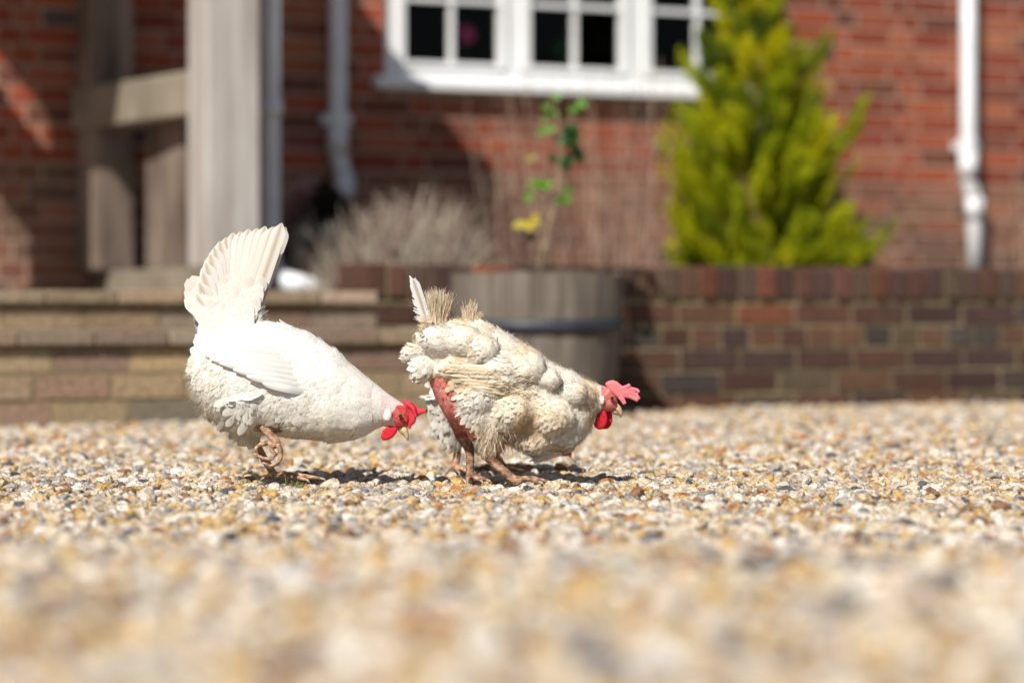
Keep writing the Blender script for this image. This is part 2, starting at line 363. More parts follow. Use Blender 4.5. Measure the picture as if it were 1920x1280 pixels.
inroom(rm, (fa - 1.0, WV + 0.31, 0.3), (fb + 1.0, WV + 3.5, 2.9)); rm.build('room', M['dark'], house)
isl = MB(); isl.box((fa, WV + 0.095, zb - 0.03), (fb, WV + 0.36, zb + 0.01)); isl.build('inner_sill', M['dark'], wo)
# downpipes
def downpipe(px_a, v, y_off, y_end, shift, label, z_top=3.4, coll=None, parent=house):
    r = 0.036; u = U(px_a, v); z1 = Zp(px_a, y_off, v); z0 = Zp(px_a, y_end, v); mb = MB()
    pts = [(u, v, z_top), (u, v, z1 + 0.06), (u, v, z1 + 0.02)] + [(u + shift * t, v, z1 + 0.02 - 0.10 * t) for t in (0.25, 0.5, 0.75, 1.0)] + [(u + shift, v, z1 - 0.14), (u + shift, v, z0)]
    mb.tube(pts, r, 20)
    mb.tube([(u, v, z1 + 0.14), (u, v, z1 + 0.02)], r + 0.006, 20); mb.tube([(u + shift, v, z1 - 0.06), (u + shift, v, z1 - 0.16)], r + 0.006, 20)
    o = mb.build('downpipe', M['pipe'], parent, smooth=False); o['label'] = label
    for p in o.data.polygons: p.use_smooth = len(p.vertices) == 4
    for zc in ([coll] if coll else []) + [z_top - 0.6]:
        c_ = MB(); c_.tube([(u, v, zc - 0.03), (u, v, zc + 0.03)], r + 0.007, 20); c_.box((u - 0.065, v + 0.005, zc - 0.018), (u + 0.065, v + 0.035, zc + 0.018)); c_.build('bracket', M['pipe'], o)
    return o
downpipe(634, WV - 0.06, 300, 378, 0.028, 'white downpipe between porch and window with short elbow', coll=Zp(634, 225, WV - 0.06))
downpipe(1815, WV - 0.06, 345, 516, 0.035, 'bright white downpipe at the right of the wall', coll=Zp(1815, 275, WV - 0.06))

# flowers seen through the panes
def vase(px, py, v, colr, label, name, rr=0.045, st=0.0):
    u, z = hp(px, py, v); t = hthing(name, label, 'flower' if 'flower' in name else 'houseplant', u, v, zb + 0.012)
    p = MB(); p.lathe([(0.0, zb + 0.012), (0.035, zb + 0.012), (0.05, zb + 0.075), (0.045, zb + 0.075), (0.0, zb + 0.06)], (u, v), 20); p.build('pot', M['dark'], t, True)
    s_ = MB(); s_.tube([(u, v, zb + 0.06), (u + 0.004, v, (zb + z) / 2), (u, v, z)], 0.003, 6, (0.05, 0.10, 0.03)); s_.build('stem', M['leaf'], t)
    f = MB()
    for k in range(90):
        d = Vector(rng.normal(size=3)).normalized(); c = Vector((u, v, z)) + d * rr * random.uniform(0.5, 1); q = d.orthogonal().normalized() * rr * 0.33; e = d.cross(q)
        f.add([c - q, c + e * 0.8 + d * 0.006, c + q, c - e * 0.8 + d * 0.006], [(0, 1, 2, 3)], jit(colr))
    f.build('bloom' if 'flower' in name else 'leaves', M['petal'], t, True)
vase(872, 66, WV + 0.20, (0.75, 0.12, 0.32), 'round pink flower behind the left window pane', 'potted_flower')
vase(1060, 96, WV + 0.22, (0.05, 0.16, 0.05), 'low green houseplant behind the middle window', 'houseplant', 0.06)

# ---------------------------------------------------------------- porch of oak on a brick platform
PZ = 0.385; PU = -0.475
steps = hthing('brick_steps', 'weathered buff brick steps leading up to the oak porch', 'steps', -1.5, -0.53)
su1 = U(880, -0.53); su2 = U(706, -0.18)
mb = MB(); mb.box((-4.6, -0.528, 0), (su1, -0.1, 0.225)); mb.box((-4.6, -0.178, 0.225), (su2, WV, 0.345)); mb.box((-4.6, -0.1, 0), (su2, WV, 0.225))
core = mb.build('core', M['mortar_old'], steps)
mb = MB(); brickwork(mb, -4.6, su1, 0.003, -0.528, STEP_PAL, nz=3, bond='mix', joint=0.011); mb.build('lower_riser', M['brick'], steps)
mb = MB(); brickwork(mb, -4.6, su2, 0.272, -0.178, STEP_PAL, nz=1, bond='x', joint=0.009, length=0.24); mb.build('upper_riser', M['brick'], steps)
def treads(u0, u1, v0, v1, z0, z1, name):
    mb = MB(); u = u0
    while u < u1 - 0.02:
        L = min(0.215 + random.uniform(-0.01, 0.01), u1 - u)
        mb.box((u, v0 - random.uniform(0, 0.006), z0), (u + L - 0.006, v1, z1 + random.uniform(-0.002, 0.002)), jit(random.choice([(0.34, 0.26, 0.18), (0.29, 0.21, 0.145), (0.38, 0.30, 0.21), (0.26, 0.19, 0.14)])))
        u += L
    return bevel(mb.build(name, M['brick'], steps), 0.005)
treads(-4.6, su1, -0.552, -0.18, 0.228, 0.270, 'lower_tread'); treads(-4.6, su2, -0.203, 0.25, 0.347, PZ, 'upper_tread')
pv = MB(); pv.box((-4.6, 0.251, 0.346), (su2, WV - 0.01, PZ - 0.002)); pv.build('landing', simple('landing_paving', (0.36, 0.27, 0.2), 0.9, 0.3, 14), steps)

porch = hthing('oak_porch', 'weathered oak porch frame with thick posts and tiled roof', 'porch', PU, 1.36, PZ)
def beam(a, b, name, mat=None, bv=0.008, label=None):
    m_ = MB(); m_.box(a, b); o = bevel(m_.build(name, M[mat or 'oak'], porch), bv, 2)
    if label: o['label'] = label
    return o
PW = 0.2; fu = PU; fv = 1.36
PT = 2.50
BASEH = Zp(300, 505, 1.9)
beam((fu - 0.1, fv - 0.1, BASEH), (fu + 0.1, fv + 0.1, PT), 'post', label='tall pale grey front post')
bu = fu - 0.075
beam((bu - 0.1, WV - 0.225, BASEH), (bu + 0.07, WV - 0.03, PT), 'post', 'oak_brown', label='brown rear post against the brick wall')
beam((fu - 0.10, fv - 0.12, PZ), (fu + 0.11, WV - 0.03, BASEH), 'sill_beam', 'oak_moss')
rz = Zp(340, 165, 1.5)
rm_ = MB(); ra, rb, rc, rd = fu - 0.095, fu + 0.05, bu - 0.125, bu - 0.005; rv0, rv1 = fv + 0.101, WV - 0.035
rm_.add([(ra, rv0, rz - .10), (rb, rv0, rz - .10), (rd, rv1, rz - .10), (rc, rv1, rz - .10), (ra, rv0, rz + .06), (rb, rv0, rz + .06), (rd, rv1, rz + .06), (rc, rv1, rz + .06)],
        [(0, 3, 2, 1), (4, 5, 6, 7), (0, 1, 5, 4), (1, 2, 6, 5), (2, 3, 7, 6), (3, 0, 4, 7)])
bevel(rm_.build('rail', M['oak_moss'], porch), 0.01, 2)['label'] = 'mossy cross rail'
beam((fu - 0.03, fv + 0.34, BASEH), (fu + 0.03, fv + 0.76, rz - 0.09), 'board', 'oak_brown')
def brace(p, q, wd, name='brace'):
    m_ = MB(); m_.tube([p, q], wd * 0.7, 4); o = m_.build(name, M['oak'], porch); return o
beam((fu - 0.09, fv - 0.25, PT), (fu + 0.075, WV - 0.03, PT + 0.16), 'wall_plate')
beam((fu - 1.50, fv - 0.06, 2.38), (fu - 0.102, fv + 0.06, 2.498), 'tie_beam')  # this beam and the collar are unseen, set to band the wall with shade
beam((fu - 1.66, fv - 0.11, 2.502), (fu - 0.092, fv + 0.07, 2.74), 'collar')
beam((fu - 1.70, fv - 0.1, BASEH), (fu - 1.50, fv + 0.1, PT - 0.003), 'post')  # left post and plate are out of view, added to shade the left wall
beam((fu - 1.68, fv + 0.102, 2.2), (fu - 1.52, WV - 0.03, 2.44), 'wall_plate')
brace((fu - 0.08, fv, 2.05), (fu - 0.40, fv, 2.40), 0.07)
brace((fu, fv + 0.08, PT - 0.45), (fu, fv + 0.45, PT + 0.02), 0.08)
# gabled roof out of view, eaves set to shade the wall; ridge runs outward
rf = MB(); um = fu - 0.785; zr = 2.72
for sgn in (-1, 1):
    e = um + sgn * 0.855
    rows = 9
    for k in range(rows):
        t0, t1 = k / rows, (k + 1.25) / rows
        ua, ub = lerp(e, um, t0), lerp(e, um, min(t1, 1.0)); za, zb_ = lerp(zr - 0.02, zr + 0.76, t0), lerp(zr - 0.02, zr + 0.76, min(t1, 1.0))
        vv = fv - 0.42
        while vv < WV - 0.02:
            ve = min(vv + 0.165, WV - 0.012)
            rf.add([(ua, vv, za + 0.03), (ua, ve, za + 0.03), (ub, ve, zb_ + 0.005), (ub, vv, zb_ + 0.005), (ua, vv, za + 0.014), (ua, ve, za + 0.014), (ub, ve, zb_ - 0.011), (ub, vv, zb_ - 0.011)],
                   [(0, 1, 2, 3), (7, 6, 5, 4), (0, 4, 5, 1), (0, 3, 7, 4), (1, 5, 6, 2)]); vv += 0.168
rf.build('roof', M['tile'], porch)
gbm = MB(); uu = um - 0.84  # unseen boards added across the gable to shade the house wall
while uu < um + 0.80:
    ztop = zr + 0.70 - 0.78 * abs(uu + .07 - um) / 0.855; zs = [(2.95, ztop)]
    if abs(uu + .07 + 1.46) < .08: zs = [(2.95, 3.12), (3.34, ztop)]  # gap left open to let a sun patch onto the wall
    for (za, zb2) in zs:
        if zb2 > za + 0.02: gbm.box((uu, fv - 0.02, za), (uu + 0.142, fv + 0.01, zb2))
    uu += 0.145
gbm.build('gable_shade_boards', M['oak_brown'], porch)
# porch downpipe: runs beside the front post, shoe at the foot
du, dv = U(508, 1.425), 1.425
mb = MB(); ze = Zp(508, 525, dv)
mb.tube([(du, dv, PT + 0.1), (du, dv, 1.0), (du, dv, ze + 0.10), (du, dv, ze + 0.03)], 0.034, 20)
mb.tube([(du, dv, Zp(508, 205, dv) + 0.03), (du, dv, Zp(508, 205, dv) - 0.03)], 0.041, 20)
t = hthing('rainwater_pipe', 'bluish white rainwater pipe beside the pale porch post', 'downpipe', du, dv, PZ)
o = mb.build('pipe', M['pipe'], t)
for p in o.data.polygons: p.use_smooth = len(p.vertices) == 4
mb = MB(); mb.tube([(du, dv, ze + 0.06), (du + 0.005, dv - 0.01, ze + 0.01), (du + 0.03, dv - 0.03, ze - 0.006), (du + 0.08, dv - 0.07, ze - 0.018), (du + 0.145, dv - 0.12, ze - 0.036)], [0.041, 0.043, 0.043, 0.04, 0.037], 20)
o = mb.build('pipe_shoe', M['pipe'], t)
for p in o.data.polygons: p.use_smooth = len(p.vertices) == 4

# ---------------------------------------------------------------- low garden wall and bed
lw0 = U(690, 0); 
low = hthing('garden_wall', 'low dark red brick retaining wall in front of the conifer', 'wall', 1.2, 0)
mb = MB(); mb.box((lw0, 0, 0), (6.4, 0.21, 0.365)); mb.build('core', M['mortar_old'], low)
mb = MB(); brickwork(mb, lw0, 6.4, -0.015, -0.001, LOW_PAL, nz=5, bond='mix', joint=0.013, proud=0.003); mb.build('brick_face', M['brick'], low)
mb = MB(); u = lw0 - 0.01
while u < 6.4:
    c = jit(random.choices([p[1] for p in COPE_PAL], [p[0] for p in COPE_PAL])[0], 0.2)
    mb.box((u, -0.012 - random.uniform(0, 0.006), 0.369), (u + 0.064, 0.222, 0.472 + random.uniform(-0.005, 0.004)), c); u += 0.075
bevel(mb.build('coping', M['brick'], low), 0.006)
mb = MB(); mb.box((lw0, -0.003, 0.364), (6.4, 0.212, 0.462)); mb.build('coping_mortar', M['mortar_old'], low)
so = MB(); nx, ny = 80, 30
for j in range(ny + 1):
    for i in range(nx + 1):
        uu, vv = lerp(su2 + 0.002, 6.4, i / nx), lerp(0.205, WV - 0.004, j / ny)
        so.v.append((*Hw(uu, vv)[:2], 0.345 + 0.02 * noise.noise((uu * 4, vv * 4, 0)))); so.c.append((1, 1, 1))
so.f = [(j * (nx + 1) + i, j * (nx + 1) + i + 1, (j + 1) * (nx + 1) + i + 1, (j + 1) * (nx + 1) + i) for j in range(ny) for i in range(nx)]
tag(so.build('soil_bed', M['soil'], None, True), kind='structure')

# half barrel planter
bz = 9.30; bcx = (1008 - 960) * bz / FPX
BH = CH + (HOR - 511) * bz / FPX
bar = thing('barrel_planter', 'half oak barrel planter with dark iron hoop holding the sapling', 'planter', (bcx, bz, 0), 0)
OFF[bar.name] = Vector((bcx, bz, 0))
mb = MB(); NS = 19
for k in range(NS):
    a0 = 2 * math.pi * (k + 0.02) / NS; a1 = 2 * math.pi * (k + 0.98) / NS; rows = [(0.0, 0.232), (0.12, 0.247), (0.25, 0.260), (0.36, 0.267), (BH - random.uniform(0, .006), 0.268)]
    vs = []
    for z_, r_ in rows:
        for (a, rr_) in ((a0, r_), ((a0 + a1) / 2, r_ + 0.002), (a1, r_), (a1, r_ - 0.025), (a0, r_ - 0.025)): vs.append((bcx + rr_ * math.cos(a), bz + rr_ * math.sin(a), z_))
    fs = [(i * 5 + j, i * 5 + (j + 1) % 5, (i + 1) * 5 + (j + 1) % 5, (i + 1) * 5 + j) for i in range(4) for j in range(5)] + [tuple(20 + j for j in range(5))]
    mb.add(vs, fs)
mb.build('staves', M['barrel'], bar)
hz = CH + (HOR - 612) * bz / FPX
mb = MB(); mb.lathe([(0.2625, hz - 0.023), (0.266, hz - 0.023), (0.2695, hz + 0.023), (0.266, hz + 0.023)], (bcx, bz), 64, closed=True); mb.build('hoop', M['iron'], bar, True)
mb = MB(); mb.lathe([(0.238, 0.05), (0.241, 0.05), (0.247, 0.085), (0.243, 0.085)], (bcx, bz), 64, closed=True); mb.build('hoop', M['iron'], bar, True)
mb = MB(); mb.lathe([(0.246, BH - 0.05), (0.15, BH - 0.035), (0.001, BH - 0.03)], (bcx, bz), 40); mb.build('potting_soil', M['soil'], bar, True)

# ---------------------------------------------------------------- plants
def wp(px, py, y): return Vector(((px - 960) * y / FPX, y, CH - (py - HOR) * y / FPX))
def leafquad(mb, c, d, nrm, L, W, col, fold=0.2):
    d = d.normalized(); s_ = d.cross(nrm).normalized(); up = s_.cross(d)
    pts = [c, c + d * L * 0.35 + s_ * W * 0.5 + up * W * fold, c + d * L * 0.75 + s_ * W * 0.38 + up * W * fold, c + d * L - up * L * 0.08, c + d * L * 0.75 - s_ * W * 0.38 + up * W * fold, c + d * L * 0.35 - s_ * W * 0.5 + up * W * fold, c + d * L * 0.4, c + d * L * 0.75]
    mb.add(pts, [(0, 1, 6), (0, 6, 5), (1, 2, 7, 6), (6, 7, 4, 5), (2, 3, 7), (7, 3, 4)], col)
sap = thing('sapling', 'slender leaning sapling with few green leaves growing in the barrel', 'sapling', (bcx, bz, BH - 0.03))
st = MB(); sp_ = [wp(1010, 525, bz), wp(1022, 460, bz), wp(1040, 390, bz), wp(1048, 340, bz), wp(1050, 280, bz), wp(1046, 225, bz), wp(1040, 170, bz)]
st.tube(sp_, [0.0105, 0.009, 0.008, 0.006, 0.0045, 0.003, 0.002], 8); st.tube([wp(1048, 260, bz), wp(1068, 225, bz), wp(1092, 196, bz + .02)], [0.003, 0.002, 0.0015], 6)
st.tube([wp(1040, 385, bz), wp(1012, 402, bz - .02), wp(992, 420, bz - .03)], [0.003, 0.002, 0.0015], 6); st.build('stem', M['bark'], sap, True)
lv = MB()
def lc(px, py, r, nn, cols, L=0.03):
    for _ in range(nn):
        c = wp(px + random.gauss(0, r), py + random.gauss(0, r), bz + random.uniform(-0.035, 0.035)); d = Vector((random.uniform(-1, 1), random.uniform(-0.8, 0.4), random.uniform(-0.6, 0.6)))
        leafquad(lv, c, d, Vector((random.uniform(-.4, .4), -0.9, random.uniform(0, 1))), L * random.uniform(1.0, 1.6), L * 0.9, jit(random.choice(cols), 0.2))
G1 = [(0.09, 0.24, 0.02), (0.13, 0.32, 0.03)]; G2 = [(0.02, 0.06, 0.012), (0.035, 0.10, 0.02)]
lc(1040, 196, 8, 5, G1); lc(1090, 196, 6, 3, G1); lc(1028, 237, 7, 5, G1); lc(1068, 262, 10, 16, G2, 0.036); lc(1066, 292, 9, 12, G2, 0.034); lc(1018, 294, 5, 2, [(0.2, 0.18, 0.03)]); lc(1008, 356, 8, 5, [(0.16, 0.40, 0.03)], 0.034); lc(1056, 362, 6, 4, [(0.22, 0.32, 0.03), (0.05, 0.15, 0.02)]); lc(1062, 376, 5, 2, G1)
lc(990, 421, 6, 3, [(0.55, 0.45, 0.03)], 0.036); lc(998, 446, 6, 2, G2)
for sgn in (-1, 1): leafquad(lv, wp(992, 421, bz), Vector((sgn, 0, 0.03)), Vector((0, -0.5, 1)), 0.042, 0.03, (0.60, 0.48, 0.03))
lv.build('leaves', M['leaf'], sap, True)

# golden conifer
cu, cv = U(1430, 1.9), 1.9
cw = Vector(Hw(cu, cv, 0.345)); con = thing('golden_conifer', 'bushy golden green conical conifer in front of the brick wall', 'conifer', tuple(cw), 0)
cyy = cw.y; ppm = FPX / cyy
CT = CH + (HOR + 75) / ppm
tr_ = MB(); tr_.tube([cw, cw + Vector((0.01, 0, 0.5)), Vector((cw.x - 0.03, cw.y, CT - 0.1))], [0.025, 0.018, 0.005], 8); tr_.build('trunk', M['bark'], con)
cf = MB()
def con_rad(t):      # crown radius by height 0..1
    return np.interp(t, [0, .1, .34, .52, .7, .87, 1], [.355, .40, .41, .35, .24, .13, .035]) * (0.92 + 0.1 * math.sin(t * 23))
def plume(p0, d0, L, wid, colr):
    # one flattened spray: a curved axis with side twigs of small scale-like faces
    side = d0.cross(Vector((0, 0, 1)) if random.random() < .5 else Vector((random.uniform(-1, 1), random.uniform(-1, 1), 0.4))).normalized(); p = Vector(p0); d = d0.normalized(); nseg = max(6, int(L / 0.014))
    for k in range(nseg):
        t = k / nseg; d = (d + Vector((0, 0, 0.05)) + Vector((random.gauss(0, .05), random.gauss(0, .05), 0))).normalized(); p = p + d * (L / nseg)
        wl = wid * (math.sin(math.pi * min(1, t * 0.85 + 0.12)) ** 0.8) * random.uniform(0.7, 1.25)
        for sg in (-1, 1):
            dd = (d * 1.0 + side * sg * 0.9 + Vector((random.gauss(0, .2), random.gauss(0, .2), random.gauss(0, .2)))).normalized()
            q = p + dd * wl; nrm = dd.cross(side).normalized() if random.random() < .5 else dd.cross(Vector((random.uniform(-1, 1), random.uniform(-1, 1), random.uniform(-1, 1)))).normalized()
            ww = nrm.cross(dd) * 0.0045 * random.uniform(0.8, 1.5)
            c = jit(colr, 0.2); mid = (p + q) / 2 + ww
            cf.add([p, mid, q, (p + q) / 2 - ww], [(0, 1, 2, 3)], c)
            for s2 in (-1, 1):
                d3 = (dd + (nrm.cross(dd)) * s2 * 0.8 + nrm * random.gauss(0, .4)).normalized(); b3 = p.lerp(q, random.uniform(0.3, 0.7)); e3 = b3 + d3 * wl * 0.55
                w3 = nrm * 0.003; cf.add([b3 - w3, b3 + w3 + d3 * wl * .2, e3, b3 - w3 * 2 + d3 * wl * .25], [(0, 1, 2, 3)], c)
CC = [(0.54, 0.56, 0.008), (0.40, 0.45, 0.008), (0.66, 0.62, 0.010), (0.22, 0.27, 0.010), (0.10, 0.15, 0.010)]
HT = CT - cw.z
nb = 235
for k in range(nb):
    t = (k + random.random()) / nb; t = t ** 1.3; az = k * 2.39996 + random.uniform(-.3, .3)
    rad = con_rad(t) * cyy / 11.2 * random.uniform(0.6, 1.18)
    up = lerp(0.25, 1.3, t) * random.uniform(0.7, 1.35)
    out = Vector((math.cos(az), math.sin(az), up)).normalized()
    L = rad * 1.12
    zc = cw.z + t * HT - L * out.z * 0.35
    cx = lerp(cw.x + 0.005, cw.x - 0.05, t)
    st_ = Vector((cx, cw.y, max(zc, cw.z + 0.03))) + out * L * 0.15
    base = random.choices(CC, [4, 4, 2, 3, 1.5])[0]
    for s_ in range(8):
        o2 = (out + Vector((random.gauss(0, .085), random.gauss(0, .085), random.gauss(0, .06)))).normalized()
        stt = st_ + out * L * random.uniform(0.05, 0.5); plume(stt, o2, L * random.uniform(0.42, 0.62), 0.042, base)
cf.build('crown', M['conifer'], con)

# dry lavender-like clump, dark shrub, bare whips
def stalks(t, name, spots, mat='stalk'):
    mb = MB()
    for (base, d, L, wd, col, bend) in spots:
        p = Vector(base); d = Vector(d).normalized(); pts = [p]
        for k in range(4):
            d = (d + Vector((random.gauss(0, bend), random.gauss(0, bend), random.gauss(0, bend * .4)))).normalized(); p = p + d * L / 4; pts.append(p)
        mb.tube(pts, [wd, wd * .9, wd * .8, wd * .65, wd * .4], 3, col, cap=False)
    return mb.build(name, M[mat], t)
cl = Vector(Hw(U(745, 0.9), 0.9, 0.345)); lav = thing('dry_shrub', 'dry grey tangle of twiggy stalks behind the low wall', 'shrub', tuple(cl))
ss = []
for k in range(1300):
    px = random.gauss(750, 95); y = cl.y + random.uniform(-0.35, 0.25); bx = (px - 960) * y / FPX
    lean = (px - 740) / 300
    ss.append(((bx, y, 0.345), (lean * 0.8 + random.gauss(0.12, .28), random.gauss(0, .2), 1), random.uniform(0.18, 0.45) * math.exp(-((px - 760) / 150) ** 2), random.uniform(0.0014, 0.0032), jit(random.choice([(0.44, 0.37, 0.29), (0.24, 0.16, 0.12), (0.56, 0.50, 0.42), (0.14, 0.09, 0.07)]), .2), 0.14))
stalks(lav, 'stalks', ss)
c2 = Vector(Hw(U(615, 1.7), 1.7, 0.345)); sil = thing('silver_lavender', 'silvery green lavender clump behind the white pipe shoe', 'lavender', tuple(c2))
mb = MB()
for k in range(420):
    px = random.choice([558, 572, 590, 604, 622, 640, 668, 690]) + random.gauss(0, 5); y = c2.y + random.uniform(-0.15, 0.2); hgt = random.uniform(0, 1) ** 1.2 * (0.30 - 0.0009 * abs(px - 585))
    c = Vector(((px - 960) * y / FPX + random.gauss(0, .01), y, 0.345 + hgt)); leafquad(mb, c, Vector((random.gauss(0, .35), random.gauss(0, .35), 1)), Vector((random.uniform(-1, 1), -1, 0)), random.uniform(0.04, 0.08), 0.007, jit(random.choice([(0.44, 0.42, 0.35), (0.32, 0.31, 0.24), (0.55, 0.52, 0.46)]), .2))
mb.build('foliage', M['leaf'], sil)
c3 = Vector(Hw(U(590, 2.1), 2.1, 0.345)); dks = thing('purple_shrub', 'dark purple leaved shrub below the rear downpipe', 'shrub', tuple(c3))
mb = MB()
for k in range(1500):
    d = Vector(rng.normal(size=3)).normalized() * random.uniform(0.4, 1) ** 0.5; c = c3 + Vector((d.x * 0.15, d.y * 0.14, 0.24 + d.z * 0.24))
    leafquad(mb, c, Vector((d.x, d.y, d.z + .5)), Vector((random.uniform(-1, 1), -1, 1)), 0.035, 0.02, jit(random.choice([(0.035, 0.018, 0.022), (0.055, 0.02, 0.028), (0.02, 0.022, 0.015)]), .2))
mb.build('foliage', M['leaf'], dks); mb = MB(); mb.tube([c3, c3 + Vector((0, 0, 0.2))], 0.01, 6); mb.build('stem', M['bark'], dks)
def whips(px0, px1, v, nn, hmax, name, label, cat='shrub'):
    y0 = Hw(U((px0 + px1) / 2, v), v)[1]; c = Vector(((px0 + px1) / 2 - 960, 0, 0)) * (y0 / FPX); c.y = y0; c.z = 0.345
    t = thing(name, label, cat, tuple(c)); ss = []
    for k in range(nn):
        b = c + Vector((random.uniform(-.5, .5) * (px1 - px0) * y0 / FPX, random.uniform(-.15, .15), 0))
        ss.append((b, (random.gauss(0, .10), random.gauss(0, .05), 1), random.uniform(0.45, 1) * hmax, random.uniform(0.0018, 0.0042), jit(random.choice([(0.30, 0.19, 0.14), (0.50, 0.36, 0.27), (0.16, 0.09, 0.07)]), .15), 0.05))
    stalks(t, 'stems', ss)
whips(925, 1235, 1.9, 130, 1.0, 'bare_shrub', 'bare upright brown stems under the window')
whips(1870, 1925, 2.2, 10, 0.8, 'bare_climber', 'few bare stems right of the bright downpipe', 'climber')

# ---------------------------------------------------------------- hens
def fuse(mb, voxel, smooth_it=4, fac=0.5):
    me = mb.mesh('tmp'); o = bpy.data.objects.new('tmp', me); COL.objects.link(o)
    r = o.modifiers.new('r', 'REMESH'); r.mode = 'VOXEL'; r.voxel_size = voxel
    s_ = o.modifiers.new('s', 'SMOOTH'); s_.factor = fac; s_.iterations = smooth_it
    dg = bpy.context.evaluated_depsgraph_get(); ev = o.evaluated_get(dg); m2 = bpy.data.meshes.new_from_object(ev)
    bpy.data.objects.remove(o); bpy.data.meshes.remove(me); return m2
def paint(me, fn):
    if 'Col' in me.color_attributes: me.color_attributes.remove(me.color_attributes['Col'])
    ca = me.color_attributes.new('Col', 'FLOAT_COLOR', 'POINT')
    arr = np.ones((len(me.vertices), 4), dtype=np.float32)
    for i, v in enumerate(me.vertices): arr[i, :3] = fn(v.co)
    ca.data.foreach_set('color', arr.ravel())
def add_obj(name, me, mat, parent, smooth=True):
    me.transform(Matrix.Translation(-OFF[parent.name])); me.materials.clear(); me.materials.append(mat); me.name = name
    if smooth: me.polygons.foreach_set('use_smooth', [True] * len(me.polygons))
    o = bpy.data.objects.new(name, me); COL.objects.link(o); o.parent = parent; OFF[o.name] = OFF[parent.name].copy(); return o
class Hen:
    def __init__(s, yc, name, label, px, py=905):
        s.y = yc; s.k = yc / FPX; base = s.P(px, py); base.z = 0.0
        s.root = thing(name, label, 'hen', tuple(base), group='hens pecking on the gravel'); s.body = MB()
    def P(s, px, py, w=0.0): return Vector(((px - 960) * s.k, s.y + w, CH - (py - HOR) * s.k))
    def px(s, p): return 960 + p.x / s.k, HOR - (p.z - CH) / s.k
    def loft(s, st, seg=28, shrink=3.0):
        pts = []; vs = []
        for (tx, ty, bx, by, wd, *rest) in st:
            wc = rest[0] if rest else 0.0
            T, B = s.P(tx, ty, wc), s.P(bx, by, wc); ax = T - B; L = ax.length; sh = min(shrink * s.k, L * 0.3)
            T = T - ax / L * sh; B = B + ax / L * sh; c = (T + B) / 2; h = (T - B) / 2; wd = max(wd - 0.003, wd * .6)
            for j in range(seg):
                a = 2 * math.pi * j / seg; ca, sa = math.cos(a), math.sin(a)
                e = 0.92; cx = math.copysign(abs(ca) ** e, ca); sx = math.copysign(abs(sa) ** e, sa)
                wm = 1.0 + 0.10 * (-ca) - 0.05
                vs.append(c + h * cx + Vector((0, wd * sx * wm, 0)))
        n_ = len(st)
        fs = [(i * seg + j, i * seg + (j + 1) % seg, (i + 1) * seg + (j + 1) % seg, (i + 1) * seg + j) for i in range(n_ - 1) for j in range(seg)]
        fs += [tuple(range(seg))[::-1], tuple((n_ - 1) * seg + j for j in range(seg))]
        s.body.add(vs, fs)
    def limb(s, pts, radii, seg=10): s.body.tube([s.P(*p) for p in pts], radii, seg)
    def puff(s, px, py, r, w, sq=1.0): s.body.ball(s.P(px, py, w), (r * s.k, r * s.k * sq, r * s.k * 0.85), 16, 10)
    def toe(s, p0, p1, r0=0.005, r1=0.0028, claw=True):
        a, b = Vector(p0), Vector(p1); mid = (a + b) / 2 + Vector((0, 0, 0.003)); d = (b - a).normalized()
        s.body.tube([a, a.lerp(mid, .5) + Vector((0, 0, .002)), mid, mid.lerp(b, .55) + Vector((0, 0, -.0005)), b], [r0 * 1.1, r0, r0 * .95, r0 * .85, r1 * 1.1], 8)
        s.claws.append((b, d))
    claws = []
    def foot(s, ankle, fwd, spread=0.5, L=0.055, yaw=0.0):
        a = Vector(ankle)
        for i, (an, l) in enumerate(((-spread, 0.82), (0, 1.05), (spread, 0.86), (math.pi - 0.25, 0.45))):
            d = Vector((math.cos(an + yaw) * fwd, math.sin(an + yaw), 0)); e = a + d * L * l; e.z = 0.011
            s.toe(a + Vector((0, 0, -0.001)), e, 0.0052, 0.003)
